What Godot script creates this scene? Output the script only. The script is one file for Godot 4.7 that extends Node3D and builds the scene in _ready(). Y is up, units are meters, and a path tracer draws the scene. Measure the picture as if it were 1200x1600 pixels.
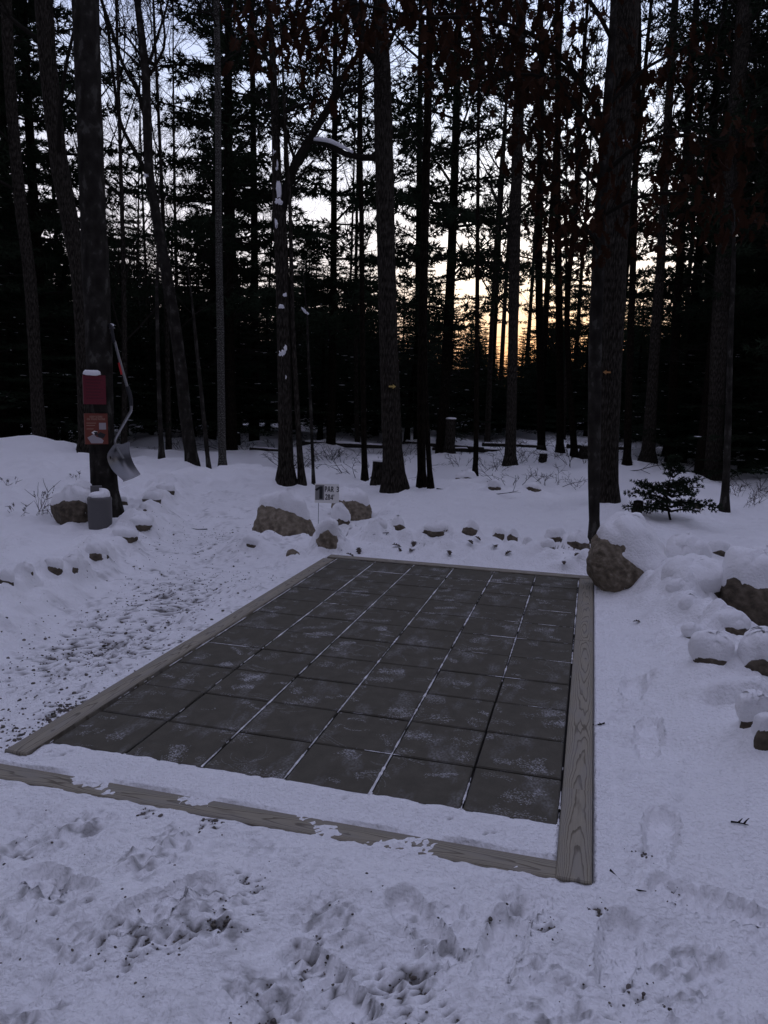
extends Node3D

# ---------------------------------------------------------------- camera model
const FPX := 1209.0
const CAM_POS := Vector3(0.02043, 1.34738, 2.32991)
const PITCH := -9.0414
const YAW := 14.806
const ROLL := 1.4771
var cb: Basis
var fw: Vector3
var M := {}
var taken := {}
var rng := RandomNumberGenerator.new()
var nz_a := FastNoiseLite.new()
var nz_b := FastNoiseLite.new()
var nz_c := FastNoiseLite.new()
var nz_d := FastNoiseLite.new()
var nz_rock := FastNoiseLite.new()
var left_bank := []
var back_bank := []
var right_bank := []
var dirt_spots := []
var prints := []
var bumps := {}

# ---------------------------------------------------------------- mesh builder
class MB:
	var v := PackedVector3Array()
	var n := PackedVector3Array()
	var c := PackedColorArray()
	var u := PackedVector2Array()
	var i := PackedInt32Array()
	func tri(a: Vector3, b: Vector3, d: Vector3) -> void:
		var k := v.size()
		v.append(a); v.append(b); v.append(d)
		var nn := (d - a).cross(b - a).normalized()
		n.append(nn); n.append(nn); n.append(nn)
		i.append(k); i.append(k + 1); i.append(k + 2)
	func quad(a: Vector3, b: Vector3, d: Vector3, e: Vector3) -> void:
		tri(a, b, d); tri(a, d, e)
	func tube(p: PackedVector3Array, r: PackedFloat32Array, sides: int, cap := true, noise: FastNoiseLite = null, amp := 0.0) -> void:
		var k0 := v.size()
		var m := p.size()
		var x := Vector3.ZERO
		var run := 0.0
		for k in m:
			var t := (p[mini(k + 1, m - 1)] - p[maxi(k - 1, 0)]).normalized()
			if k == 0:
				x = t.cross(Vector3(0.31, 0.17, 0.93)).normalized()
			else:
				run += (p[k] - p[k - 1]).length()
			x = (x - t * x.dot(t)).normalized()
			var y := t.cross(x)
			for s in sides:
				var an := TAU * s / sides
				var o := x * cos(an) + y * sin(an)
				var rr := r[k]
				if noise:
					rr *= 1.0 + amp * noise.get_noise_3d(o.x * 3.0 + p[k].x * 7.0, run * 2.0, o.z * 3.0)
				v.append(p[k] + o * rr)
				n.append(o)
		for k in m - 1:
			for s in sides:
				var a := k0 + k * sides + s
				var b := k0 + k * sides + (s + 1) % sides
				i.append(a); i.append(a + sides); i.append(b)
				i.append(b); i.append(a + sides); i.append(b + sides)
		if cap:
			for e in 2:
				var row := k0 + (m - 1) * sides * e
				for s in range(1, sides - 1):
					if e == 1:
						i.append(row); i.append(row + s + 1); i.append(row + s)
					else:
						i.append(row); i.append(row + s); i.append(row + s + 1)
	func box(lo: Vector3, hi: Vector3, bev := 0.0) -> void:
		# a box with a bevelled top edge
		var b := bev
		var q := [Vector3(lo.x, lo.y, lo.z), Vector3(hi.x, lo.y, lo.z), Vector3(hi.x, lo.y, hi.z), Vector3(lo.x, lo.y, hi.z)]
		var w := [Vector3(lo.x, hi.y - b, lo.z), Vector3(hi.x, hi.y - b, lo.z), Vector3(hi.x, hi.y - b, hi.z), Vector3(lo.x, hi.y - b, hi.z)]
		var t := [Vector3(lo.x + b, hi.y, lo.z + b), Vector3(hi.x - b, hi.y, lo.z + b), Vector3(hi.x - b, hi.y, hi.z - b), Vector3(lo.x + b, hi.y, hi.z - b)]
		for k in 4:
			var j := (k + 1) % 4
			quad(q[k], q[j], w[j], w[k])
			if b > 0.0:
				quad(w[k], w[j], t[j], t[k])
		quad(t[0], t[1], t[2], t[3])
		quad(q[3], q[2], q[1], q[0])
	func grid_smooth(nu: int, nv: int, pts: PackedVector3Array, wrap: bool, flip := false) -> void:
		# pts[iv * nu + iu]
		var k0 := v.size()
		var acc := PackedVector3Array()
		acc.resize(pts.size())
		var top := nu if wrap else nu - 1
		var tris := PackedInt32Array()
		for jv in nv - 1:
			for ju in top:
				var a := jv * nu + ju
				var b := jv * nu + (ju + 1) % nu
				var d := a + nu
				var e := b + nu
				if flip:
					tris.append_array(PackedInt32Array([a, d, b, b, d, e]))
				else:
					tris.append_array(PackedInt32Array([a, b, d, b, e, d]))
		for k in range(0, tris.size(), 3):
			var a := tris[k]
			var b := tris[k + 1]
			var d := tris[k + 2]
			var fn := (pts[d] - pts[a]).cross(pts[b] - pts[a])
			acc[a] += fn; acc[b] += fn; acc[d] += fn
		for k in pts.size():
			v.append(pts[k])
			n.append(acc[k].normalized() if acc[k].length_squared() > 1e-20 else Vector3.UP)
		for t in tris:
			i.append(k0 + t)
	func put(mesh: ArrayMesh, mat: Material) -> ArrayMesh:
		if v.is_empty():
			return mesh
		var arr := []
		arr.resize(Mesh.ARRAY_MAX)
		arr[Mesh.ARRAY_VERTEX] = v
		arr[Mesh.ARRAY_NORMAL] = n
		if c.size() == v.size():
			arr[Mesh.ARRAY_COLOR] = c
		if u.size() == v.size():
			arr[Mesh.ARRAY_TEX_UV] = u
		arr[Mesh.ARRAY_INDEX] = i
		mesh.add_surface_from_arrays(Mesh.PRIMITIVE_TRIANGLES, arr)
		mesh.surface_set_material(mesh.get_surface_count() - 1, mat)
		return mesh
	func done(mat: Material) -> ArrayMesh:
		return put(ArrayMesh.new(), mat)

# ---------------------------------------------------------------- small helpers
func numbered(called: String) -> String:
	if not taken.has(called):
		taken[called] = 0
		return called
	taken[called] += 1
	return "%s_%03d" % [called, taken[called]]

func tag(o: Node, label: String, category: String, group := "", kind := "") -> void:
	if label: o.set_meta("label", label)
	if category: o.set_meta("category", category)
	if group: o.set_meta("group", group)
	if kind: o.set_meta("kind", kind)

func thing(called: String, label: String, category: String, at: Vector3, group := "") -> Node3D:
	var o := Node3D.new()
	o.name = numbered(called)
	add_child(o)
	o.position = at
	tag(o, label, category, group)
	return o

func part(called: String, mesh: Mesh, parent: Node, at := Vector3.ZERO) -> MeshInstance3D:
	var o := MeshInstance3D.new()
	o.mesh = mesh
	o.name = called
	parent.add_child(o, true)
	o.position = at
	return o

func whole(called: String, mesh: Mesh, label: String, category: String, at := Vector3.ZERO, group := "") -> MeshInstance3D:
	var o := MeshInstance3D.new()
	o.mesh = mesh
	o.name = numbered(called)
	add_child(o)
	o.position = at
	tag(o, label, category, group)
	return o

func ray(px: float, py: float) -> Vector3:
	return cb * Vector3((px - 600.0) / FPX, -(py - 800.0) / FPX, -1.0)

func hit(px: float, py: float) -> Vector3:
	# where the line of sight through a pixel meets the terrain
	var d := ray(px, py)
	var y := 0.0
	var p := Vector3.ZERO
	for k in 12:
		var t := (y - CAM_POS.y) / d.y
		p = CAM_POS + d * t
		y = lerpf(y, hgt(p.x, p.z), 0.7)
	p.y = hgt(p.x, p.z)
	return p

func at_depth(px: float, py: float, depth: float) -> Vector3:
	return CAM_POS + ray(px, py) * depth

func foot(px: float, depth: float) -> Vector3:
	var p := at_depth(px, 620.0, depth)
	p.y = hgt(p.x, p.z)
	return p

func on_plane(px: float, py: float, base: Vector3) -> Vector3:
	var d := ray(px, py)
	return CAM_POS + d * ((base - CAM_POS).dot(fw) / d.dot(fw))

func rv() -> Vector3:
	return Vector3(rng.randf_range(-1, 1), rng.randf_range(-1, 1), rng.randf_range(-1, 1))

func seg_dist(x: float, z: float, line: Array) -> float:
	var best := 1e9
	for k in line.size() - 1:
		var a: Vector2 = line[k]
		var b: Vector2 = line[k + 1]
		var p := Vector2(x, z)
		var t := clampf((p - a).dot(b - a) / (b - a).length_squared(), 0.0, 1.0)
		best = minf(best, (p - (a + (b - a) * t)).length_squared())
	return sqrt(best)

func flat_px(px: float, py: float, y := 0.0) -> Vector2:
	var d := ray(px, py)
	var p := CAM_POS + d * ((y - CAM_POS.y) / d.y)
	return Vector2(p.x, p.z)

# ---------------------------------------------------------------- terrain
func pad_gap(x: float, z: float) -> float:
	var dx := maxf(maxf(-1.975 - x, x - 0.103), 0.0)
	var dz := maxf(maxf(-3.53 - z, z - 0.27), 0.0)
	return sqrt(dx * dx + dz * dz)

func hgt(x: float, z: float) -> float:
	var g := pad_gap(x, z)
	if g <= 0.0:
		return 0.0
	var h := 0.0
	# mound in the left woods
	h += 0.33 * exp(-pow((x + 10.2) / 3.4, 2.0) - pow((z + 8.2) / 3.0, 2.0))
	h += 0.05 * far_lumps(x, z)
	# slight crest behind the clearing, lower ground past it
	h += 0.10 * exp(-pow((z + 7.3) / 1.3, 2.0)) * smoothstep(1.0, -1.0, x)
	h += 0.10 * exp(-pow((z + 6.8 + (x + 6.0) * 0.2) / 1.2, 2.0)) * smoothstep(-2.5, -4.5, x)
	h -= 0.22 * smoothstep(-7.8, -10.5, z)
	h += 0.10 * smoothstep(-12.0, -20.0, z)
	if z > -9.0 and z < 2.5 and absf(x) < 7.0:
		var dl := seg_dist(x, z, left_bank)
		h += 0.10 * exp(-pow(dl / 0.22, 2.0))
		if z > -8.0 and x < -2.2:
			# the ground left of the stones lies higher than the path
			var e := left_bank_side(x, z)
			h += 0.05 * smoothstep(0.05, 0.5, e) - 0.045 * smoothstep(-0.05, -0.4, e) * smoothstep(0.0, 0.5, g)
		h += 0.09 * exp(-pow(seg_dist(x, z, back_bank) / 0.28, 2.0))
		h += 0.12 * exp(-pow(seg_dist(x, z, right_bank) / 0.30, 2.0))
		h += 0.16 * smoothstep(0.8, 2.0, x) * smoothstep(-5.2, -3.4, z)
	var far := smoothstep(5.0, 12.0, Vector2(x, z).length())
	h += (0.030 + 0.10 * far) * nz_c.get_noise_2d(x * (1.0 - 0.6 * far), z * (1.0 - 0.6 * far)) * 2.0
	return h * smoothstep(0.0, 0.35, g)

func far_lumps(x: float, z: float) -> float:
	# hummocks of snow over brush at the foot of the mound
	if x > -3.0 or z > -2.0 or z < -14.0:
		return 0.0
	return maxf(0.0, nz_c.get_noise_2d(x * 2.3 + 31.0, z * 2.3)) * 2.0 * smoothstep(-3.0, -4.5, x)

func left_bank_side(x: float, z: float) -> float:
	# metres left of the stone row, negative on the path
	var a: Vector2 = left_bank[0]
	var b: Vector2 = left_bank[left_bank.size() - 1]
	var d := (b - a).normalized()
	return (Vector2(x, z) - a).dot(Vector2(d.y, -d.x))

func trample(x: float, z: float) -> float:
	var t := 0.30
	t = maxf(t, 0.95 * smoothstep(0.18, 0.4, z) * smoothstep(1.3, 0.2, x))
	if x < -1.9 and z > -7.5:
		var e := left_bank_side(x, z)
		t = maxf(t, 0.75 * smoothstep(0.0, -0.35, e) * smoothstep(-8.0, -5.0, z))
	if x > 0.1 and x < 1.0 and z > -3.0:
		t = maxf(t, 0.42)
	return t

func dirt(x: float, z: float) -> float:
	var m := 0.0
	for s in dirt_spots:
		var d2: float = (Vector2(x, z) - s[0]).length_squared() / (s[1] * s[1])
		if d2 < 5.0:
			m += s[2] * exp(-d2)
	if m < 0.04:
		return 0.0
	var q := 0.5 + 0.5 * nz_b.get_noise_2d(x * 1.9 + 11.0, z * 1.9) + 0.35 * nz_a.get_noise_2d(x + 5.0, z)
	return smoothstep(1.04 - 0.42 * minf(m, 1.2), 1.18 - 0.42 * minf(m, 1.2), q)

func boot(x: float, z: float) -> float:
	var h := 0.0
	for b in prints:
		var d := Vector2(x, z) - (b[0] as Vector2)
		if d.length_squared() > 0.06:
			continue
		var ca := cos(b[1]); var sa := sin(b[1])
		var l := d.x * ca + d.y * sa
		var w := -d.x * sa + d.y * ca
		var half := 0.05 if l > -0.03 else 0.04
		var e := maxf(absf(l) / 0.145, absf(w) / half)
		var e2 := sqrt(pow(l / 0.15, 4.0) + pow(w / half, 4.0))
		e = maxf(e2, e * 0.6)
		var ins := smoothstep(1.15, 0.9, e)
		h -= ins * 0.030
		h += ins * 0.010 * smoothstep(0.1, 0.7, sin(l * 210.0 + absf(w) * 60.0))
		h += 0.008 * smoothstep(0.95, 1.15, e) * smoothstep(1.7, 1.2, e)
	return h

func micro(x: float, z: float) -> float:
	var t := trample(x, z)
	var a := nz_a.get_noise_2d(x, z)
	var b := nz_b.get_noise_2d(x, z)
	# trodden patches are pitted, the snow between them lies smooth
	var patch := smoothstep(-0.05, 0.4, nz_c.get_noise_2d(x * 3.1 + 20.0, z * 3.1))
	var ts := t * (0.22 + 1.25 * patch)
	var h := 0.014 * ts * a + 0.012 * ts * (absf(b) * 1.6 - 0.35) + 0.009 * ts * b + 0.017 * nz_c.get_noise_2d(x * 4.0, z * 4.0)
	h -= 0.022 * t * patch * smoothstep(0.25, 0.6, nz_b.get_noise_2d(x * 0.8 + 33.0, z * 0.8))
	h -= 0.03 * t * maxf(0.0, nz_d.get_noise_2d(x, z) - 0.25)
	for q in bumps.get(Vector2i(floori(x), floori(z)), []):
		var d2: float = (Vector2(x, z) - (q[0] as Vector2)).length_squared() / (q[1] * q[1])
		if d2 < 6.0:
			h += q[2] * exp(-d2 * d2 * 0.7)
	# lumps of snow over the buried stones of the banks
	if z < -1.0 and z > -8.0 and absf(x) < 7.0:
		var near := minf(seg_dist(x, z, left_bank), minf(seg_dist(x, z, back_bank), seg_dist(x, z, right_bank)))
		if near < 0.6:
			h += 0.075 * exp(-pow(near / 0.3, 2.0)) * (absf(nz_d.get_noise_2d(x * 0.45 + 40.0, z * 0.45)) * 1.5)
	return h

func surface_h(x: float, z: float, dirty: float) -> float:
	var g := pad_gap(x, z)
	if g <= 0.0:
		if x < -1.877 or x > 0.006:
			if z < 0.115 or x > 0.006:
				return -0.085
		if z > 0.18:
			return -0.015 + 0.026 * nz_c.get_noise_2d(x * 2.6 + 3.0, z * 4.0) + 0.008 * nz_a.get_noise_2d(x, z) + 0.009 * nz_b.get_noise_2d(x * 2.0, z * 2.0) + 0.003 * smoothstep(-1.2, -1.9, x)
		var edge := -0.012 + 0.016 * nz_b.get_noise_2d(x * 0.8, 7.0) + 0.012 * nz_a.get_noise_2d(x * 0.5, 3.0)
		if z < edge - 0.01:
			return -0.085
		return lerpf(-0.004, 0.005 + 0.5 * micro(x, z), smoothstep(edge - 0.01, edge + 0.05, z)) - 0.012 * dirty
	var h := hgt(x, z) + micro(x, z) + boot(x, z) - 0.012 * dirty
	return lerpf(-0.006 + 0.008 * nz_b.get_noise_2d(x * 0.7, z * 0.7), h, smoothstep(0.0, 0.14, g))

func axis_lines(fine_lo: float, fine_hi: float, fine: float, mid_lo: float, mid_hi: float, mid: float, lo: float, hi: float) -> PackedFloat32Array:
	var out := []
	var x := fine_lo
	while x <= fine_hi:
		out.append(x); x += fine
	var last := x
	while x <= mid_hi:
		out.append(x); x += mid
	var s := mid
	while x < hi:
		out.append(x); s *= 1.055; x += s
	out.append(hi)
	x = fine_lo - mid
	while x >= mid_lo:
		out.append(x); x -= mid
	s = mid
	while x > lo:
		out.append(x); s *= 1.055; x -= s
	out.append(lo)
	out.sort()
	return PackedFloat32Array(out)

func build_ground() -> void:
	var xs := axis_lines(-2.35, 1.25, 0.012, -6.0, 2.6, 0.026, -160.0, 160.0)
	var zs := axis_lines(-0.1, 1.7, 0.012, -6.0, 2.0, 0.022, -170.0, 60.0)
	var nu := xs.size()
	var nv := zs.size()
	var pos := PackedVector3Array(); pos.resize(nu * nv)
	var col := PackedColorArray(); col.resize(nu * nv)
	var nor := PackedVector3Array(); nor.resize(nu * nv)
	var snow := Color(0.89, 0.885, 0.885)
	var soil := Color(0.085, 0.078, 0.068)
	for jz in nv:
		var z := zs[jz]
		for jx in nu:
			var x := xs[jx]
			var k := jz * nu + jx
			if x > -1.82 and x < -0.06 and z > -3.36 and z < -0.14:
				pos[k] = Vector3(x, -0.085, z); col[k] = snow
				continue
			var dt := dirt(x, z) if z > -9.0 and absf(x) < 8.0 else 0.0
			pos[k] = Vector3(x, surface_h(x, z, dt), z)
			var grit := 0.0
			if z > -9.0 and absf(x) < 8.0:
				var tr := trample(x, z)
				grit = tr * tr * (0.18 + 0.5 * smoothstep(-0.05, 0.4, nz_c.get_noise_2d(x * 3.1 + 20.0, z * 3.1))) * smoothstep(0.05, 0.55, nz_b.get_noise_2d(x * 1.3 + 70.0, z * 1.3) + 0.6 * nz_d.get_noise_2d(x * 0.8 + 9.0, z * 0.8))
			col[k] = snow.lerp(soil, minf(dt * 0.9 + grit, 0.92))
	for jz in nv:
		for jx in nu:
			var k := jz * nu + jx
			var l := pos[k - 1] if jx > 0 else pos[k]
			var r := pos[k + 1] if jx < nu - 1 else pos[k]
			var a := pos[k - nu] if jz > 0 else pos[k]
			var b := pos[k + nu] if jz < nv - 1 else pos[k]
			nor[k] = (b - a).cross(r - l).normalized()
	var idx := PackedInt32Array()
	for jz in nv - 1:
		var zm := zs[jz]
		for jx in nu - 1:
			var xm := xs[jx]
			if xm > -1.84 and xm < -0.04 and zm > -3.38 and zm < -0.12:
				continue
			var a := jz * nu + jx
			idx.append(a); idx.append(a + 1); idx.append(a + nu)
			idx.append(a + 1); idx.append(a + nu + 1); idx.append(a + nu)
	var mb := MB.new()
	mb.v = pos; mb.n = nor; mb.c = col; mb.i = idx
	var o := MeshInstance3D.new()
	o.mesh = mb.done(M.snow_ground)
	o.name = "ground"
	tag(o, "snow covered ground of the clearing and the woods, trampled near the pad", "ground", "", "structure")
	add_child(o)

# ---------------------------------------------------------------- materials
func noise_tex(freq: float, oct: int, size: int, ramp: Array, seed_: int, kind := FastNoiseLite.TYPE_SIMPLEX_SMOOTH, fract := FastNoiseLite.FRACTAL_FBM) -> ImageTexture:
	var f := FastNoiseLite.new()
	f.noise_type = kind
	f.fractal_type = fract
	f.frequency = freq
	f.fractal_octaves = oct
	f.seed = seed_
	var im := f.get_seamless_image(size, size)
	if ramp.is_empty():
		return ImageTexture.create_from_image(im)
	var out := Image.create(size, size, false, Image.FORMAT_RGB8)
	var g := Gradient.new()
	g.offsets = PackedFloat32Array(ramp[0])
	g.colors = PackedColorArray(ramp[1])
	for y in size:
		for x in size:
			out.set_pixel(x, y, g.sample(im.get_pixel(x, y).r).linear_to_srgb())
	return ImageTexture.create_from_image(out)

func mat(albedo: Color, rough := 0.9) -> StandardMaterial3D:
	# albedo given as a linear base colour
	var m := StandardMaterial3D.new()
	m.albedo_color = albedo.linear_to_srgb()
	m.roughness = rough
	return m

func grain_image(w: int, h: int, seed_: int) -> Image:
	# flat-sawn softwood: nested arches of late wood along the length
	var f := FastNoiseLite.new()
	f.seed = seed_
	f.frequency = 0.01
	var im := Image.create(w, h, false, Image.FORMAT_RGB8)
	for y in h:
		for x in w:
			var u := (x + 0.5) / w - 0.5
			var t := (y + 0.5) / h
			var cx := 0.10 * f.get_noise_2d(y * 0.25, 10.0) + 0.05
			var d := u - cx
			var arch := 13.0 * d * d + 5.5 * (absf(fposmod(t * 1.1 + 0.2, 1.0) - 0.5)) * (1.0 - 1.1 * absf(d)) + 0.9 * f.get_noise_2d(x * 0.55, y * 0.16)
			var ring := fposmod(arch * 1.9, 1.0)
			var late := smoothstep(0.62, 0.9, ring) * smoothstep(1.0, 0.96, ring)
			var fib := 0.5 + 0.5 * f.get_noise_2d(x * 14.0, y * 0.9)
			var c := Color(0.29, 0.26, 0.195).lerp(Color(0.11, 0.09, 0.062), late * 0.9)
			c = c * (0.82 + 0.3 * fib)
			c = c.lerp(Color(0.24, 0.23, 0.21), 0.6 * clampf(f.get_noise_2d(x * 1.2 + 90.0, y * 0.4) + 0.2, 0.0, 1.0))
			im.set_pixel(x, y, c.linear_to_srgb())
	return im

func paver_image() -> Image:
	# concrete grey with frozen dust and scraped snow left by the shovel
	var w := 1024
	var h := 1792
	var f := FastNoiseLite.new()
	f.seed = 31; f.frequency = 0.02; f.fractal_octaves = 4
	var f2 := FastNoiseLite.new()
	f2.seed = 77; f2.frequency = 0.11; f2.fractal_octaves = 3
	var d := PackedFloat32Array()
	d.resize(w * h)
	var r := RandomNumberGenerator.new()
	r.seed = 404
	# sweeps of the shovel: fans of parallel curved scratches
	for s in 60:
		var cx := r.randf() * w
		var cy := r.randf() * h
		var an := r.randf_range(-0.7, 0.7)
		var bend := r.randf_range(-0.022, 0.022)
		var ln := r.randf_range(30.0, 110.0)
		for q in r.randi_range(2, 7):
			var off := q * r.randf_range(3.0, 8.0)
			var st := r.randf_range(-0.5, 0.2) * ln
			for e in int(ln * r.randf_range(0.3, 0.9)):
				var t := st + e
				var a2 := an + bend * t
				var xx := posmod(int(cx + cos(a2) * t - sin(an) * off), w)
				var yy := posmod(int(cy + sin(a2) * t + cos(an) * off), h)
				if r.randf() < 0.75:
					d[yy * w + xx] = minf(1.0, d[yy * w + xx] + r.randf_range(0.1, 0.55))
	for s in 330:
		var cx := r.randf() * w
		var cy := r.randf() * h
		var an := r.randf_range(-0.5, 0.5) + (0.0 if r.randf() < 0.6 else r.randf_range(-1.5, 1.5))
		var ln := r.randf_range(15.0, 75.0)
		var wd := r.randf_range(4.0, 34.0)
		var bend := r.randf_range(-0.02, 0.02)
		var den := r.randf_range(0.2, 0.9)
		var hard := r.randf_range(0.7, 1.2) if s % 3 == 0 else 0.5
		var count := int(ln * wd * 0.22 * den) + 4
		for q in count:
			var t := r.randf_range(-0.5, 0.5) * ln
			var o := r.randfn(0.0, 0.33) * wd
			var a2 := an + bend * t
			var x := int(cx + cos(a2) * t - sin(a2) * o)
			var y := int(cy + sin(a2) * t + cos(a2) * o)
			var rr := r.randi_range(0, 1)
			var run := r.randi_range(1, 3)
			for e in run:
				var xx := posmod(x + int(cos(a2) * e * 1.4), w)
				var yy := posmod(y + int(sin(a2) * e * 1.4), h)
				d[yy * w + xx] = minf(1.0, d[yy * w + xx] + r.randf_range(0.1, 1.2) * hard)
				if rr > 0:
					d[yy * w + (xx + 1) % w] = minf(1.0, d[yy * w + (xx + 1) % w] + 0.25)
	var im := Image.create(w, h, false, Image.FORMAT_RGB8)
	for y in h:
		for x in w:
			var g := 0.086 + 0.014 * f.get_noise_2d(x, y) + 0.012 * f2.get_noise_2d(x * 2.0, y * 2.0)
			var c := Color(g * 1.06, g * 0.97, g * 0.74)
			var film := clampf(f.get_noise_2d(x * 0.6 + 300.0, y * 0.25) * 0.9 - 0.12, 0.0, 1.0) * clampf(0.5 + f2.get_noise_2d(x * 1.4, y * 0.8), 0.0, 1.0)
			c = c.lerp(Color(0.62, 0.63, 0.66), clampf(film * 0.45 + d[y * w + x] * 0.75, 0.0, 0.85))
			im.set_pixel(x, y, c.linear_to_srgb())
	return im

func make_materials() -> void:
	var m := mat(Color(1, 1, 1), 0.82)
	m.vertex_color_use_as_albedo = true
	m.heightmap_enabled = true
	m.heightmap_texture = noise_tex(0.03, 4, 512, [], 5)
	m.heightmap_scale = 0.9
	m.uv1_triplanar = true
	m.uv1_world_triplanar = true
	m.uv1_scale = Vector3(3.1, 3.1, 3.1)
	M.snow_ground = m
	m = mat(Color(0.89, 0.885, 0.885), 0.82)
	m.heightmap_enabled = true
	m.heightmap_texture = (M.snow_ground as StandardMaterial3D).heightmap_texture
	m.heightmap_scale = 0.6
	m.uv1_triplanar = true
	m.uv1_world_triplanar = true
	m.uv1_scale = Vector3(3.1, 3.1, 3.1)
	M.snow = m
	# bark
	var furrow := noise_tex(0.035, 4, 512, [[0.15, 0.42, 0.6, 0.9], [Color(0.010, 0.0085, 0.007), Color(0.026, 0.0225, 0.018), Color(0.042, 0.037, 0.03), Color(0.085, 0.077, 0.064)]], 9, FastNoiseLite.TYPE_SIMPLEX_SMOOTH, FastNoiseLite.FRACTAL_FBM)
	var ridge := noise_tex(0.03, 4, 512, [], 12, FastNoiseLite.TYPE_SIMPLEX_SMOOTH, FastNoiseLite.FRACTAL_RIDGED)
	m = mat(Color(1, 1, 1), 0.95)
	m.albedo_texture = furrow
	m.heightmap_enabled = true
	m.heightmap_texture = ridge
	m.heightmap_scale = 2.2
	m.uv1_triplanar = true
	m.uv1_scale = Vector3(2.6, 0.55, 2.6)
	M.bark = m
	m = m.duplicate()
	m.albedo_color = Color(0.34, 0.30, 0.27).linear_to_srgb()
	M.bark_pine = m
	m = mat(Color(1, 1, 1), 0.9)
	m.albedo_texture = noise_tex(0.02, 5, 512, [[0.2, 0.5, 0.72, 0.8], [Color(0.017, 0.015, 0.0125), Color(0.027, 0.0245, 0.021), Color(0.036, 0.033, 0.028), Color(0.075, 0.072, 0.063)]], 21)
	m.heightmap_enabled = true
	m.heightmap_texture = ridge
	m.heightmap_scale = 0.6
	m.uv1_triplanar = true
	m.uv1_scale = Vector3(0.9, 0.5, 0.9)
	M.bark_smooth = m
	m = mat(Color(1, 1, 1), 0.95)
	m.albedo_texture = noise_tex(0.05, 4, 512, [[0.2, 0.5, 0.6, 0.66], [Color(0.03, 0.027, 0.024), Color(0.055, 0.05, 0.045), Color(0.08, 0.08, 0.07), Color(0.19, 0.19, 0.17)]], 33)
	m.heightmap_enabled = true
	m.heightmap_texture = ridge
	m.heightmap_scale = 1.0
	m.uv1_triplanar = true
	m.uv1_scale = Vector3(2.2, 1.6, 2.2)
	M.bark_lichen = m
	M.twig = mat(Color(0.018, 0.016, 0.013), 0.95)
	M.needle = mat(Color(0.022, 0.032, 0.019), 0.9)
	M.needle2 = mat(Color(0.018, 0.027, 0.016), 0.9)
	m = mat(Color(0.034, 0.016, 0.009), 0.85)
	m.cull_mode = BaseMaterial3D.CULL_DISABLED
	M.oak_leaf = m
	M.dead_leaf = mat(Color(0.06, 0.045, 0.035), 0.9)
	# stone
	m = mat(Color(1, 1, 1), 0.92)
	m.albedo_texture = noise_tex(0.02, 5, 512, [[0.2, 0.45, 0.62, 0.85], [Color(0.10, 0.08, 0.055), Color(0.165, 0.135, 0.092), Color(0.23, 0.19, 0.135), Color(0.31, 0.265, 0.20)]], 41)
	m.heightmap_enabled = true
	m.heightmap_texture = noise_tex(0.03, 5, 512, [], 43)
	m.heightmap_scale = 0.9
	m.uv1_triplanar = true
	m.uv1_scale = Vector3(1.7, 1.7, 1.7)
	M.stone = m
	m = m.duplicate()
	m.albedo_color = Color(0.5, 0.48, 0.46).linear_to_srgb()
	M.stone_dark = m
	m = mat(Color(0.11, 0.10, 0.09), 0.95)
	m.vertex_color_use_as_albedo = true
	M.pebble = m
	# tee pad
	m = mat(Color(1, 1, 1), 0.88)
	m.albedo_texture = ImageTexture.create_from_image(paver_image())
	m.heightmap_enabled = true
	m.heightmap_texture = noise_tex(0.12, 3, 512, [], 51)
	m.heightmap_scale = 0.12
	m.uv1_triplanar = true
	m.uv1_world_triplanar = true
	m.uv1_scale = Vector3(1.0 / 1.96, 1.0, 1.0 / 3.43)
	M.paver = m
	M.bed = mat(Color(0.035, 0.032, 0.03), 0.95)
	for k in 2:
		m = mat(Color(1, 1, 1), 0.85)
		m.albedo_texture = ImageTexture.create_from_image(grain_image(128, 1536, 61 + k))
		M["timber%d" % k] = m
	M.end_grain = mat(Color(0.2, 0.17, 0.13), 0.9)
	# rough, porous surfaces hardly shine
	for key in ["bark", "bark_pine", "bark_smooth", "bark_lichen", "twig", "needle", "needle2", "oak_leaf", "dry_stem"]:
		if M.has(key):
			M[key].metallic_specular = 0.12
	M.paver.metallic_specular = 0.3
	# small things
	M.alu = mat(Color(0.34, 0.34, 0.34), 0.42); M.alu.metallic = 0.9
	M.blade = mat(Color(0.20, 0.20, 0.205), 0.34); M.blade.metallic = 0.9
	M.black = mat(Color(0.02, 0.02, 0.022), 0.6)
	M.red_tape = mat(Color(0.55, 0.03, 0.03), 0.5)
	M.bucket = mat(Color(0.105, 0.10, 0.098), 0.55)
	M.notice = mat(Color(0.12, 0.004, 0.014), 0.65)
	M.notice_print = mat(Color(0.07, 0.003, 0.009), 0.65)
	M.poster = mat(Color(0.16, 0.032, 0.016), 0.6)
	M.cream = mat(Color(0.34, 0.21, 0.15), 0.6)
	M.pale = mat(Color(0.36, 0.32, 0.33), 0.6)
	M.sign_white = mat(Color(0.85, 0.83, 0.78), 0.45)
	M.sign_grey = mat(Color(0.24, 0.235, 0.225), 0.5)
	M.ink = mat(Color(0.012, 0.012, 0.013), 0.5)
	M.wire = mat(Color(0.12, 0.12, 0.125), 0.5)
	M.yellow = mat(Color(0.5, 0.36, 0.10), 0.6)
	M.orange = mat(Color(0.42, 0.20, 0.06), 0.6)
	M.dry_stem = mat(Color(0.06, 0.045, 0.035), 0.95)
	M.cut_wood = mat(Color(0.16, 0.13, 0.10), 0.95)

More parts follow.
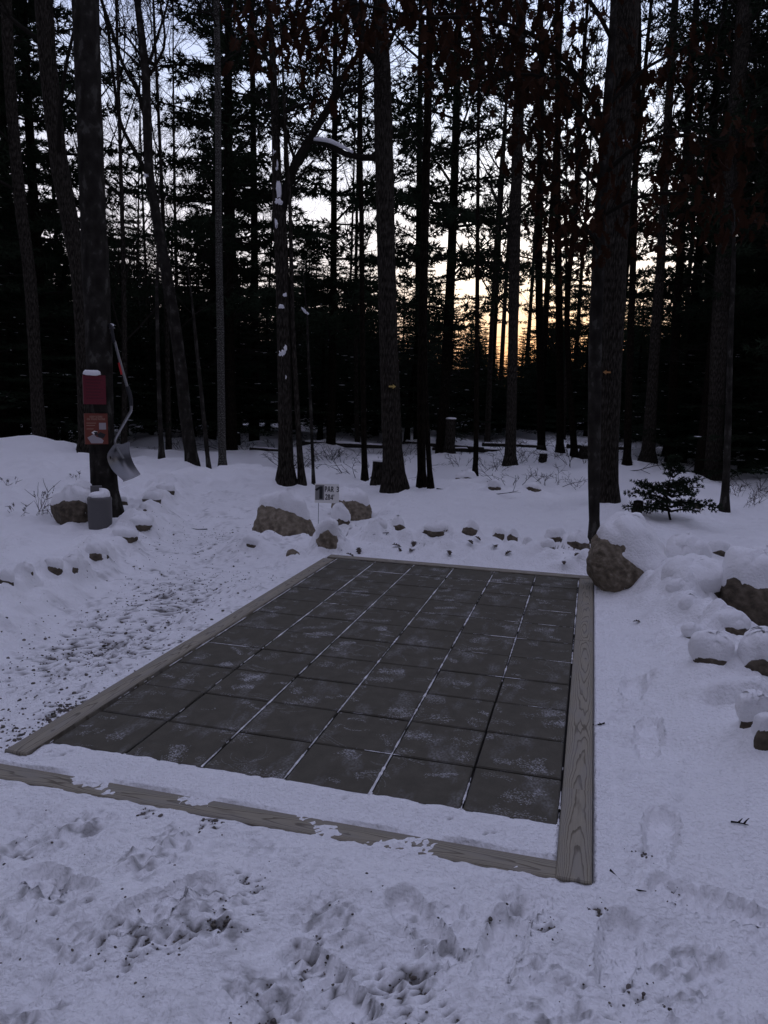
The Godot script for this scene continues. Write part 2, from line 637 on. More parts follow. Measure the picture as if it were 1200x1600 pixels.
# ---------------------------------------------------------------- sky
func sky_color(el: float, daz: float) -> Color:
	var els := [0.0, 3.0, 5.0, 7.0, 9.5, 13.0, 19.0, 26.0, 33.0, 50.0, 90.0]
	var sun := [Color(1.3, 0.56, 0.20), Color(1.45, 0.76, 0.34), Color(1.6, 1.04, 0.60), Color(1.65, 1.30, 0.96), Color(1.6, 1.42, 1.25), Color(1.4, 1.36, 1.36), Color(0.98, 1.06, 1.26), Color(0.55, 0.655, 0.97), Color(0.36, 0.43, 0.71), Color(0.39, 0.42, 0.635), Color(0.41, 0.43, 0.63)]
	var side := [Color(0.85, 0.64, 0.54), Color(0.88, 0.70, 0.60), Color(0.90, 0.77, 0.72), Color(0.92, 0.84, 0.82), Color(0.94, 0.89, 0.92), Color(0.92, 0.91, 1.0), Color(0.68, 0.77, 1.0), Color(0.42, 0.515, 0.84), Color(0.34, 0.405, 0.685), Color(0.385, 0.415, 0.635), Color(0.41, 0.43, 0.63)]
	var oth := [Color(0.44, 0.39, 0.47), Color(0.44, 0.40, 0.48), Color(0.44, 0.405, 0.49), Color(0.44, 0.41, 0.51), Color(0.44, 0.42, 0.53), Color(0.44, 0.43, 0.55), Color(0.44, 0.435, 0.58), Color(0.44, 0.44, 0.60), Color(0.43, 0.433, 0.615), Color(0.42, 0.43, 0.63), Color(0.41, 0.43, 0.63)]
	var k := 0
	while k < els.size() - 2 and el > els[k + 1]:
		k += 1
	var t := clampf((el - els[k]) / (els[k + 1] - els[k]), 0.0, 1.0)
	var a: Color = (sun[k] as Color).lerp(sun[k + 1], t)
	var b: Color = (oth[k] as Color).lerp(oth[k + 1], t)
	var c: Color = (side[k] as Color).lerp(side[k + 1], t)
	return b.lerp(c, exp(-pow(daz / 62.0, 2.0))).lerp(a, exp(-pow(daz / 11.5, 2.0)))

func make_sky(sun_az: float) -> Sky:
	var w := 720
	var h := 360
	var im := Image.create(w, h, false, Image.FORMAT_RGBF)
	for y in h:
		var el := 90.0 - (y + 0.5) / h * 180.0
		for x in w:
			var az := (x + 0.5) / w * 360.0
			var d := absf(wrapf(az - sun_az, -180.0, 180.0))
			im.set_pixel(x, y, sky_color(maxf(el, 0.0), d))
	var pm := PanoramaSkyMaterial.new()
	pm.panorama = ImageTexture.create_from_image(im)
	var s := Sky.new()
	s.sky_material = pm
	return s

# ---------------------------------------------------------------- stones
func stone_points(size: Vector3, sd: float, nu: int, nv: int, facets: int, rough := 1.0) -> PackedVector3Array:
	var r := RandomNumberGenerator.new()
	r.seed = int(sd * 977.0) + 3
	var cuts := []
	for k in facets:
		var nn := Vector3(r.randf_range(-1, 1), r.randf_range(-0.5, 1), r.randf_range(-1, 1)).normalized()
		cuts.append([nn, r.randf_range(0.62, 0.86)])
	var out := PackedVector3Array()
	for jv in nv:
		var p := PI * jv / (nv - 1)
		for ju in nu:
			var a := TAU * ju / nu
			var d := Vector3(cos(a) * sin(p), cos(p), sin(a) * sin(p))
			var rr := 1.0 + 0.22 * rough * nz_rock.get_noise_3d(d.x * 1.1 + sd * 13.0, d.y * 1.1, d.z * 1.1 + sd * 5.0) + 0.09 * nz_rock.get_noise_3d(d.x * 4.0 + sd, d.y * 4.0, d.z * 4.0)
			var q := d * rr
			for c in cuts:
				var e: float = q.dot(c[0]) - c[1]
				if e > 0.0:
					q -= (c[0] as Vector3) * e * 0.85
			q += d * 0.02 * nz_rock.get_noise_3d(d.x * 11.0 + sd, d.y * 11.0, d.z * 11.0)
			out.append(q * size)
	return out

func rock(px: float, py: float, wpx: float, hpx: float, label: String, o := {}) -> Node3D:
	# px, py: foot of the stone in the picture; wpx, hpx: its seen width and height there
	var base := hit(px, py)
	var depth := (base - CAM_POS).dot(cb * Vector3(0, 0, -1))
	var w := wpx / FPX * depth
	var h := hpx / FPX * depth
	var sd: float = o.get("seed", px * 0.013 + py * 0.007)
	var size := Vector3(w * 0.5, h * 0.5, w * 0.5 * float(o.get("deep", 0.9)))
	var centre := base + fw * size.z * 0.75
	var buried: float = o.get("buried", 0.30)
	centre.y = base.y + size.y * (1.0 - 2.0 * buried)
	size.y *= 1.0 / (1.0 - buried)
	var bump: float = o.get("bump", 0.55 if wpx < 60 or px > 1050.0 else 0.0)
	if bump > 0.0:
		var bc := base + fw * size.z * 1.35
		var cell := [Vector2(bc.x, bc.z), size.x * 1.25, h * bump]
		for gx in range(-1, 2):
			for gz in range(-1, 2):
				var key := Vector2i(floori(bc.x * 1.0) + gx, floori(bc.z * 1.0) + gz)
				if not bumps.has(key):
					bumps[key] = []
				bumps[key].append(cell)
	var t := thing(o.get("called", "boulder"), label, "rock", Vector3(centre.x, base.y, centre.z), o.get("group", ""))
	var nu := 56 if wpx > 60 else (36 if wpx > 25 else 18)
	var nv := 36 if wpx > 60 else (24 if wpx > 25 else 12)
	var pts := stone_points(size, sd, nu, nv, int(o.get("facets", 6)), float(o.get("rough", 1.0)))
	var lift := centre.y - base.y
	for k in pts.size():
		pts[k] += Vector3(0, lift, 0)
	var mb := MB.new()
	mb.grid_smooth(nu, nv, pts, true, true)
	part("stone", mb.done(o.get("mat", M.stone)), t)
	var thick: float = o.get("snow", 0.05)
	if thick > 0.0:
		var bias: Vector3 = o.get("bias", fw * 0.35)
		var line: float = o.get("line", 0.25)
		var sp := PackedVector3Array()
		for k in pts.size():
			var nn := mb.n[k]
			var sn_ := ((pts[k] - Vector3(0, lift, 0)) / size).normalized()
			sn_ = (sn_ / size).normalized()
			var q := sn_.y + bias.dot(sn_) + float(o.get("rag", 0.3)) * nz_rock.get_noise_3d(pts[k].x * 5.0 + sd * 3.0, pts[k].y * 5.0, pts[k].z * 5.0) + 0.16 * nz_rock.get_noise_3d(pts[k].x * 17.0 + sd, pts[k].y * 17.0, pts[k].z * 17.0)
			var tt := thick * smoothstep(line - 0.12, line + 0.55, q) + 0.024 * smoothstep(line - 0.12, line + 0.05, q) - 0.016
			tt *= 1.0 + 0.7 * nz_rock.get_noise_3d(pts[k].x * 7.0 + sd * 9.0, pts[k].y * 7.0, pts[k].z * 7.0)
			sp.append(pts[k] + (nn * 0.6 + Vector3.UP * 0.4) * tt)
		for it in 1:
			var sm := sp.duplicate()
			for jv in range(1, nv - 1):
				for ju in nu:
					var k := jv * nu + ju
					var av := (sp[jv * nu + (ju + 1) % nu] + sp[jv * nu + (ju + nu - 1) % nu] + sp[k - nu] + sp[k + nu]) * 0.25
					sm[k] = sp[k].lerp(av, 0.6)
			sp = sm
		var ms := MB.new()
		ms.grid_smooth(nu, nv, sp, true, true)
		part("snow_cap", ms.done(M.snow), t)
	return t

# ---------------------------------------------------------------- trees
func grow(mb: MB, p0: Vector3, d0: Vector3, ln: float, r0: float, lvl: int, up := 0.08, kids := 5) -> void:
	var segs := 5 if lvl >= 2 else 3
	var p := PackedVector3Array([p0])
	var r := PackedFloat32Array([r0])
	var d := d0
	var dirs := [d0]
	for k in segs:
		d = (d + rv() * 0.17 + Vector3.UP * up).normalized()
		p.append(p[k] + d * ln / segs)
		r.append(lerpf(r0, r0 * 0.35, (k + 1.0) / segs))
		dirs.append(d)
	mb.tube(p, r, 5 if lvl >= 3 else (4 if lvl == 2 else 3), false)
	if lvl <= 0:
		return
	for k in kids:
		var t := rng.randf_range(0.22, 1.0) * segs
		var s := mini(int(t), segs - 1)
		var q := p[s].lerp(p[s + 1], t - s)
		var ax: Vector3 = (dirs[s] as Vector3).cross(rv()).normalized()
		var nd := (dirs[s] as Vector3).rotated(ax, deg_to_rad(rng.randf_range(28, 62)))
		grow(mb, q, nd, ln * rng.randf_range(0.36, 0.62), maxf(r[s] * 0.55, 0.0035), lvl - 1, up, kids)

func smooth_path(pts: Array, rad: Array, step: float) -> Array:
	var p := PackedVector3Array()
	var r := PackedFloat32Array()
	for k in pts.size() - 1:
		var a: Vector3 = pts[maxi(k - 1, 0)]
		var b: Vector3 = pts[k]
		var c: Vector3 = pts[k + 1]
		var d: Vector3 = pts[mini(k + 2, pts.size() - 1)]
		var m := maxi(1, int((c - b).length() / step))
		for s in m:
			var t := float(s) / m
			p.append(b.cubic_interpolate(c, a, d, t))
			r.append(lerpf(rad[k], rad[k + 1], t))
	p.append(pts[-1])
	r.append(rad[-1])
	return [p, r]

func traced_tree(called: String, label: String, pts: Array, bark: Material, o := {}) -> Node3D:
	# pts: [px, py, width in pixels] up the stem from the ground, put on the upright plane through the foot
	var base := hit(pts[0][0], pts[0][1])
	if o.has("depth"):
		base = at_depth(pts[0][0], pts[0][1], o.depth)
		base.y = hgt(base.x, base.z)
	var depth := (base - CAM_POS).dot(cb * Vector3(0, 0, -1))
	var t := thing(called, label, "tree", base, o.get("group", ""))
	rng.seed = int(pts[0][0] * 31 + pts[0][1])
	var P := [Vector3(0, -0.2, 0)]
	var Rr := [pts[0][2] * 0.5 / FPX * depth * 1.05]
	P.append(Vector3.ZERO)
	Rr.append(pts[0][2] * 0.5 / FPX * depth)
	var flare: float = float(o.get("flare", 1.25)) * 1.12
	Rr[0] *= flare * 1.1
	Rr[1] *= flare
	var first := true
	for q in pts.slice(1):
		var w := on_plane(q[0], q[1], base) - base
		if first:
			P.append(w.normalized() * 0.22)
			Rr.append(lerpf(Rr[1] / flare, q[2] * 0.5 / FPX * depth, 0.1))
			first = false
		P.append(w)
		Rr.append(q[2] * 0.5 / FPX * depth * (w.length() / maxf(w.length(), 0.01)))
	var n := P.size()
	var dir: Vector3 = (P[n - 1] - P[n - 2]).normalized()
	var ext: float = o.get("ext", 7.0)
	if ext > 0.0:
		for k in 4:
			dir = (dir + rv() * 0.05).normalized()
			P.append(P[-1] + dir * ext / 4.0)
			Rr.append(lerpf(Rr[n - 1], Rr[n - 1] * 0.3, (k + 1) / 4.0))
	var sp := smooth_path(P, Rr, 0.16)
	var mb := MB.new()
	mb.tube(sp[0], sp[1], 18 if pts[0][2] > 14 else 10, true, nz_rock, 0.10)
	part("trunk", mb.done(bark), t)
	var path: PackedVector3Array = sp[0]
	var rad: PackedFloat32Array = sp[1]
	var cr := MB.new()
	var limbs: int = o.get("limbs", 10)
	var from: float = o.get("from", 3.2)
	for k in limbs:
		var want := lerpf(from, path[-1].y, pow((k + rng.randf()) / limbs, 0.9))
		var s := 0
		while s < path.size() - 2 and path[s].y < want:
			s += 1
		var az := rng.randf() * TAU
		var dd := Vector3(cos(az), rng.randf_range(0.25, 1.0), sin(az)).normalized()
		grow(cr, path[s], dd, rng.randf_range(1.3, 2.8) * float(o.get("reach", 1.0)), rad[s] * rng.randf_range(0.2, 0.38), int(o.get("lvl", 3)), 0.06, int(o.get("kids", 4)))
	# limbs drawn after the photograph
	for b in o.get("drawn", []):
		var bp := []
		var br := []
		for q in b:
			var w := on_plane(q[0], q[1], base) - base
			if q.size() > 3:
				w += fw * q[3]
			bp.append(w)
			br.append(q[2] * 0.5 / FPX * depth)
		var bs := smooth_path(bp, br, 0.12)
		cr.tube(bs[0], bs[1], 8, true, nz_rock, 0.12)
		var bpath: PackedVector3Array = bs[0]
		for k in int(o.get("drawn_kids", 6)):
			var s := rng.randi_range(1, bpath.size() - 2)
			var dd: Vector3 = ((bpath[s + 1] - bpath[s]).normalized() + rv() * 0.8 + Vector3.UP * 0.35).normalized()
			grow(cr, bpath[s], dd, rng.randf_range(0.5, 1.3), bs[1][s] * 0.35, 2, 0.06, 4)
	if not cr.v.is_empty():
		part("crown", cr.done(M.twig), t)
	# snow that stuck to the stem and lies in its forks
	var sn := MB.new()
	for q in o.get("snow", []):
		var w := on_plane(q[0], q[1], base) - base
		var rx: float = q[2] * 0.5 / FPX * depth
		var ry: float = q[3] * 0.5 / FPX * depth
		var c := w - fw * float(q[4]) / FPX * depth
		var pp := PackedVector3Array()
		for jv in 8:
			var ph := PI * jv / 7.0
			for ju in 12:
				var a := TAU * ju / 12.0
				var d := Vector3(cos(a) * sin(ph), cos(ph), sin(a) * sin(ph))
				var k := 1.0 + 0.9 * nz_rock.get_noise_3d(d.x * 1.6 + q[0], d.y * 2.0 + q[1], d.z * 2.0)
				pp.append(c + Vector3(d.x * rx, d.y * ry, d.z * rx * 0.6) * k)
		var sp1 := MB.new()
		sp1.grid_smooth(12, 8, pp, true, true)
		part("snow", sp1.done(M.snow), t)
	for b in o.get("snow_lines", []):
		# a ridge of snow lying along a limb
		var bp := []
		var br := []
		for q in b:
			bp.append(on_plane(q[0], q[1], base) - base + Vector3(0, 0.012, 0))
			br.append(q[2] * 0.5 / FPX * depth)
		var bs := smooth_path(bp, br, 0.06)
		sn.tube(bs[0], bs[1], 7, true, nz_rock, 0.35)
	if not sn.v.is_empty():
		part("snow", sn.done(M.snow), t)
	return t

func tuft(mb: MB, p: Vector3, d: Vector3, ln: float, wd: float, count: int) -> void:
	for k in count:
		var q := (d * 0.8 + rv() * 0.75).normalized()
		var s := q.cross(rv()).normalized() * wd
		mb.tri(p - s, p + s, p + q * ln * rng.randf_range(0.7, 1.2))

func conifer(o: Dictionary) -> Array:
	# [trunk mesh, crown mesh]: whorls of boughs with flat sprays of needles
	rng.seed = o.seed
	var H: float = o.h
	var yb: float = H * o.base
	var wood := MB.new()
	var leaf := MB.new()
	var st := MB.new()
	var p := PackedVector3Array()
	var r := PackedFloat32Array()
	var lean := Vector3(rng.randf_range(-0.02, 0.02), 0, rng.randf_range(-0.02, 0.02))
	for k in 13:
		var t := k / 12.0
		p.append(Vector3(0, -0.2 + (H + 0.2) * t, 0) + lean * H * t * t + Vector3(sin(t * 5.0 + o.seed), 0, cos(t * 4.0 + o.seed)) * 0.05)
		r.append(o.r * (1.0 - 0.93 * t) * (1.2 if k == 0 else 1.0))
	st.tube(p, r, 10, true, nz_rock, 0.08)
	# dead stubs below the crown
	for k in int(o.get("stubs", 0)):
		var y := rng.randf_range(1.2, maxf(yb, 1.3))
		var az := rng.randf() * TAU
		var ln := rng.randf_range(0.3, 1.3)
		grow(wood, Vector3(0, y, 0), Vector3(cos(az), rng.randf_range(-0.25, 0.2), sin(az)).normalized(), ln, 0.012, 1, -0.02, 3)
	var y := yb
	while y < H * 0.985:
		var f := (y - yb) / (H - yb)
		var prof := sin(PI * pow(clampf(f * 0.93 + 0.07, 0, 1), o.get("bulge", 0.55))) if o.get("round", true) else (1.0 - f * 0.93)
		if o.get("round", true):
			prof = maxf(prof, 0.12)
		var count := int(o.per) + rng.randi_range(-1, 1)
		var az0 := rng.randf() * TAU
		for b in count:
			if rng.randf() < float(o.get("skip", 0.0)):
				continue
			var az := az0 + TAU * b / count + rng.randf_range(-0.35, 0.35)
			var L: float = o.reach * prof * rng.randf_range(0.35, 1.3)
			var rise: float = lerpf(o.rise, 0.7, f * f) + rng.randf_range(-0.22, 0.25)
			var d := Vector3(cos(az), rise, sin(az)).normalized()
			var bp := PackedVector3Array([Vector3(0, y, 0) + lean * H * pow(y / H, 2.0)])
			var br := PackedFloat32Array([0.012 + L * 0.009])
			var dirs := [d]
			for k in 4:
				d = (d + Vector3(0, -o.droop, 0) + rv() * 0.08).normalized()
				bp.append(bp[k] + d * L / 4.0)
				br.append(lerpf(br[0], 0.004, (k + 1) / 4.0))
				dirs.append(d)
			wood.tube(bp, br, 3, false)
			var s := float(o.get("bare", 0.2))
			var step: float = o.twig / maxf(L, 0.2)
			while s < 1.0:
				var k := mini(int(s * 4.0), 3)
				var q := bp[k].lerp(bp[k + 1], s * 4.0 - k)
				for side in [-1.0, 1.0]:
					var tl: float = L * o.spread * (1.05 - s * 0.75) * rng.randf_range(0.5, 1.15)
					var td := (dirs[k] as Vector3).rotated(Vector3.UP, side * deg_to_rad(rng.randf_range(35, 65)))
					td = (td + Vector3(0, rng.randf_range(-0.25, 0.12), 0)).normalized()
					var m := maxi(1, int(tl / float(o.tuft_gap)))
					for e in m:
						tuft(leaf, q + td * tl * (e + 0.5) / m + rv() * 0.03, td, o.needle, o.wide, int(o.blades))
				s += step
			tuft(leaf, bp[4], dirs[4], o.needle * 1.2, o.wide, int(o.blades))
		y += o.gap * rng.randf_range(0.7, 1.3)
	var sn := MB.new()
	for k in int(o.get("dollops", 0)):
		var at: Vector3 = leaf.v[(rng.randi() % (leaf.v.size() / 3)) * 3]
		var sx := rng.randf_range(0.04, 0.13)
		var az := rng.randf() * TAU
		var pp := PackedVector3Array()
		for jv in 5:
			var ph := PI * jv / 4.0
			for ju in 8:
				var a := TAU * ju / 8.0
				var d := Vector3(cos(a) * sin(ph), cos(ph), sin(a) * sin(ph))
				var e := 1.0 + 0.6 * nz_rock.get_noise_3d(d.x * 2.0 + k, d.y * 2.0, d.z * 2.0)
				pp.append(at + Vector3(0, 0.015, 0) + (Vector3(d.x * sx, d.y * 0.022, d.z * sx * 0.45) * e).rotated(Vector3.UP, az))
		sn.grid_smooth(8, 5, pp, true, true)
	var crown := wood.done(M.twig)
	leaf.put(crown, o.mat)
	return [st.done(M.bark_pine), crown, sn.done(M.snow) if not sn.v.is_empty() else null]

func bare_tree(sd: int, H: float, r: float, from: float, limbs: int) -> Array:
	rng.seed = sd
	var P := []
	var R := []
	for k in 8:
		var t := k / 7.0
		P.append(Vector3(sin(t * 3.0 + sd) * 0.22 * t, -0.2 + (H + 0.2) * t, cos(t * 2.6 + sd * 2.0) * 0.22 * t))
		R.append(r * (1.0 - 0.85 * t) * (1.25 if k == 0 else 1.0))
	var sp := smooth_path(P, R, 0.6)
	var st := MB.new()
	st.tube(sp[0], sp[1], 9, true, nz_rock, 0.1)
	var cr := MB.new()
	for k in limbs:
		var f := pow((k + rng.randf()) / limbs, 0.85)
		var y := lerpf(from, H * 0.98, f)
		var t := (y + 0.2) / (H + 0.2)
		var i := mini(int(t * (sp[0].size() - 1)), sp[0].size() - 1)
		var az := rng.randf() * TAU
		grow(cr, sp[0][i], Vector3(cos(az), rng.randf_range(0.5, 1.5), sin(az)).normalized(), lerpf(H * 0.24, H * 0.09, f) * rng.randf_range(0.7, 1.2), sp[1][i] * 0.36 + 0.004, 3, 0.07, 5)
	return [st.done(M.bark), cr.done(M.twig)]

func tree_root(called: String, meshes: Array, label: String, group: String, at: Vector3) -> Node3D:
	var t := thing(called, label, "tree", at, group)
	part("trunk", meshes[0], t)
	part("crown", meshes[1], t)
	if meshes.size() > 2 and meshes[2] != null:
		part("snow", meshes[2], t).set_meta("kind", "stuff")
	return t

func copy_tree(src: Node3D, at: Vector3, turn: float, scl: Vector3) -> Node3D:
	var base_name := String(src.name)
	var c: Node3D = src.duplicate()
	c.name = numbered(base_name)
	add_child(c)
	c.position = at
	c.rotation.y = turn
	c.scale = scl
	return c

# ---------------------------------------------------------------- the tee pad
func timber(parent: Node3D, lo: Vector3, hi: Vector3, along_x: bool, which: int, shift: float) -> void:
	var mb := MB.new()
	mb.box(lo, hi, 0.004)
	for q in mb.v:
		var al := q.x if along_x else q.z
		var ac := (q.z - lo.z) / (hi.z - lo.z) if along_x else (q.x - lo.x) / (hi.x - lo.x)
		mb.u.append(Vector2(ac * 0.96 + 0.02 + (q.y - hi.y) * 0.3, al / 1.9 + shift))
	part("timber", mb.done(M["timber%d" % which]), parent)

func build_pad() -> void:
	var t := thing("tee_pad", "rectangular tee pad of dark grey square pavers framed with weathered timbers", "tee pad", Vector3.ZERO)
	var mb := MB.new()
	mb.box(Vector3(-1.90, -0.12, -3.45), Vector3(0.02, -0.03, 0.0))
	part("bed", mb.done(M.bed), t)
	rng.seed = 5
	var shapes := []
	for k in 4:
		mb = MB.new()
		var w := 0.1510 + rng.randf_range(-0.0006, 0.0006)
		mb.box(Vector3(-w, -0.045, -0.1497), Vector3(w, 0.0, 0.1497), 0.0045)
		shapes.append(mb.done(M.paver))
	for r in 11:
		for c in 6:
			var x := (c - 5.5) * 0.312
			var z := -(10.5 - r) * 0.3104
			var p := part("paver", shapes[rng.randi() % 4], t, Vector3(x + rng.randf_range(-0.0012, 0.0012), rng.randf_range(-0.0022, 0.0008), z + rng.randf_range(-0.001, 0.001)))
			p.rotation = Vector3(rng.randf_range(-0.003, 0.003), rng.randf_range(-0.003, 0.003), rng.randf_range(-0.004, 0.004))
	timber(t, Vector3(0.0035, -0.085, -1.93), Vector3(0.103, 0.004, 0.272), false, 0, 0.13)
	timber(t, Vector3(0.0040, -0.085, -3.43), Vector3(0.102, 0.003, -1.934), false, 1, 0.42)
	timber(t, Vector3(-1.974, -0.085, -3.36), Vector3(-1.881, 0.010, -1.20), false, 1, 0.77)
	timber(t, Vector3(-1.974, -0.085, -1.197), Vector3(-1.881, 0.012, 0.118), false, 0, 0.31)
	timber(t, Vector3(-1.965, -0.085, -3.526), Vector3(0.098, 0.006, -3.434), true, 1, 0.2)
	timber(t, Vector3(-2.06, -0.09, 0.182), Vector3(0.006, -0.003, 0.270), true, 0, 0.6)
	# snow packed into the joints
	mb = MB.new()
	for c in 7:
		var x := (c - 6) * 0.312
		if c == 0: x = -1.8765
		if c == 6: x = -0.001
		var z := -3.425
		while z < -0.015:
			var e := nz_b.get_noise_2d(c * 31.0, z * 1.3) * 0.5 + nz_c.get_noise_2d(c * 17.0, z * 6.0) * 0.9 + 0.55
			if c == 5: e -= 1.6 * smoothstep(-1.35, -1.0, z) * smoothstep(-0.05, -0.5, z)
			if c == 1: e -= 0.9 * smoothstep(-1.4, -0.6, z)
			if c == 0: e -= 0.5 * smoothstep(-1.3, -0.9, z)
			if c == 6: e -= 1.2 * smoothstep(-1.7, -1.5, z) * smoothstep(-0.2, -0.5, z)
			var w := 0.0042 * clampf(e, 0.0, 1.25) + 0.0012 * nz_a.get_noise_2d(c * 7.0, z * 3.0)
			if e > 0.12:
				var y := -0.0012 + 0.002 * clampf(e, 0, 1)
				mb.quad(Vector3(x - w, y - 0.003, z), Vector3(x, y + 0.001, z), Vector3(x, y + 0.001, z + 0.0205), Vector3(x - w, y - 0.003, z + 0.0205))
				mb.quad(Vector3(x, y + 0.001, z), Vector3(x + w, y - 0.003, z), Vector3(x + w, y - 0.003, z + 0.0205), Vector3(x, y + 0.001, z + 0.0205))
			z += 0.02
	for r in range(0, 12):
		var z := -(11 - r) * 0.3104
		var x := -1.87
		while x < 0.0 and r < 11:
			var e := nz_c.get_noise_2d(x * 2.2 + r * 50.0, r * 33.0) * 1.5 + nz_b.get_noise_2d(x, r * 9.0) * 0.4 - 0.42
			if r in [4, 5] and x > -0.66: e += 0.55
			if r in [1] and x < -0.9: e += 0.3
			if r > 7: e -= 0.3
			var w := 0.0042 * clampf(e, 0.0, 1.2)
			if e > 0.1:
				mb.quad(Vector3(x, -0.0005, z - w), Vector3(x + 0.0205, -0.0005, z - w), Vector3(x + 0.0205, -0.0005, z + w), Vector3(x, -0.0005, z + w))
			x += 0.02
	var js := part("joint_snow", mb.done(M.snow), t)
	js.set_meta("kind", "stuff")

# ---------------------------------------------------------------- signs and tools
func text(parent: Node, called: String, s: String, size: float, at: Vector3, m: Material, squeeze: float, bold := true) -> void:
	var tm := TextMesh.new()
	var f := SystemFont.new()
	f.font_names = PackedStringArray(["Droid Sans"])
	f.font_weight = 700 if bold else 400
	tm.font = f
	tm.font_size = 64
	tm.text = s
	tm.depth = 0.004
	tm.pixel_size = size / 46.0
	tm.material = m
	var o := part(called, tm, parent, at)
	o.scale = Vector3(squeeze, 1, 0.4)

func facing(o: Node3D, extra := 0.0) -> void:
	# turn a thing so that its +z looks back across the clearing
	var d := CAM_POS - o.position
	o.rotation.y = atan2(d.x, d.z) + extra

func plate(lo: Vector2, hi: Vector2, z0: float, z1: float, m: Material) -> ArrayMesh:
	var mb := MB.new()
	mb.box(Vector3(lo.x, lo.y, z0), Vector3(hi.x, hi.y, z1))
	return mb.done(m)

func flat_shape(pts: Array, z: float, th: float, m: Material) -> ArrayMesh:
	var poly := PackedVector2Array(pts)
	var tr := Geometry2D.triangulate_polygon(poly)
	var mb := MB.new()
	for k in range(0, tr.size(), 3):
		var a := poly[tr[k]]; var b := poly[tr[k + 1]]; var c := poly[tr[k + 2]]
		if (b - a).cross(c - a) > 0.0:
			var q := b; b = c; c = q
		mb.tri(Vector3(a.x, a.y, z + th), Vector3(b.x, b.y, z + th), Vector3(c.x, c.y, z + th))
	for k in poly.size():
		var a := poly[k]; var b := poly[(k + 1) % poly.size()]
		mb.quad(Vector3(a.x, a.y, z), Vector3(b.x, b.y, z), Vector3(b.x, b.y, z + th), Vector3(a.x, a.y, z + th))
	return mb.done(m)

func snow_blob(parent: Node, c: Vector3, r: Vector3, sd: float, called := "snow") -> void:
	var pp := PackedVector3Array()
	for jv in 12:
		var ph := PI * jv / 11.0
		for ju in 20:
			var a := TAU * ju / 20.0
			var d := Vector3(cos(a) * sin(ph), cos(ph), sin(a) * sin(ph))
			var k := 1.0 + 0.22 * nz_rock.get_noise_3d(d.x * 1.5 + sd, d.y * 1.5, d.z * 1.5)
			var q := Vector3(signf(d.x) * pow(absf(d.x), 0.6), signf(d.y) * pow(absf(d.y), 0.7), signf(d.z) * pow(absf(d.z), 0.6)) * k
			pp.append(c + q * r)
	var mb := MB.new()
	mb.grid_smooth(20, 12, pp, true, true)
	part(called, mb.done(M.snow), parent)

func build_sign() -> void:
	var base := hit(507, 822)
	var t := thing("yard_sign", "small white hole sign reading 1 PAR 3 284' on wire legs", "sign", base)
	facing(t, -0.12)
	var depth := (base - CAM_POS).dot(cb * Vector3(0, 0, -1))
	var k := depth / FPX
	var top := (on_plane(510, 756, base) - base).y
	var bot := (on_plane(510, 786, base) - base).y
	var w := 38.0 * k
	var cx := 0.02
	part("panel", plate(Vector2(cx - w / 2, bot), Vector2(cx + w / 2, top), -0.002, 0.002, M.sign_white), t)
	var hh := top - bot
	part("number_field", plate(Vector2(cx - w / 2 + 0.006, bot + hh * 0.15), Vector2(cx - w * 0.11, top - hh * 0.06), 0.002, 0.003, M.sign_grey), t)
	text(t, "digit", "1", hh * 0.66, Vector3(cx - w * 0.285, bot + hh * 0.525, 0.004), M.ink, 1.25)
	text(t, "lettering", "PAR  3", hh * 0.28, Vector3(cx + w * 0.20, bot + hh * 0.725, 0.0035), M.ink, 0.66)
	text(t, "lettering", "284'", hh * 0.28, Vector3(cx + w * 0.12, bot + hh * 0.31, 0.0035), M.ink, 0.66)
	for x in [-w * 0.34, w * 0.36]:
		var mb := MB.new()
		mb.tube(PackedVector3Array([Vector3(cx + x, -0.12, -0.004), Vector3(cx + x, bot + hh * 0.5, -0.004)]), PackedFloat32Array([0.0028, 0.0028]), 6)
		part("leg", mb.done(M.wire), t)

func on_trunk(px: float, py: float, base: Vector3, out: float) -> Vector3:
	return on_plane(px, py, base) - fw * out

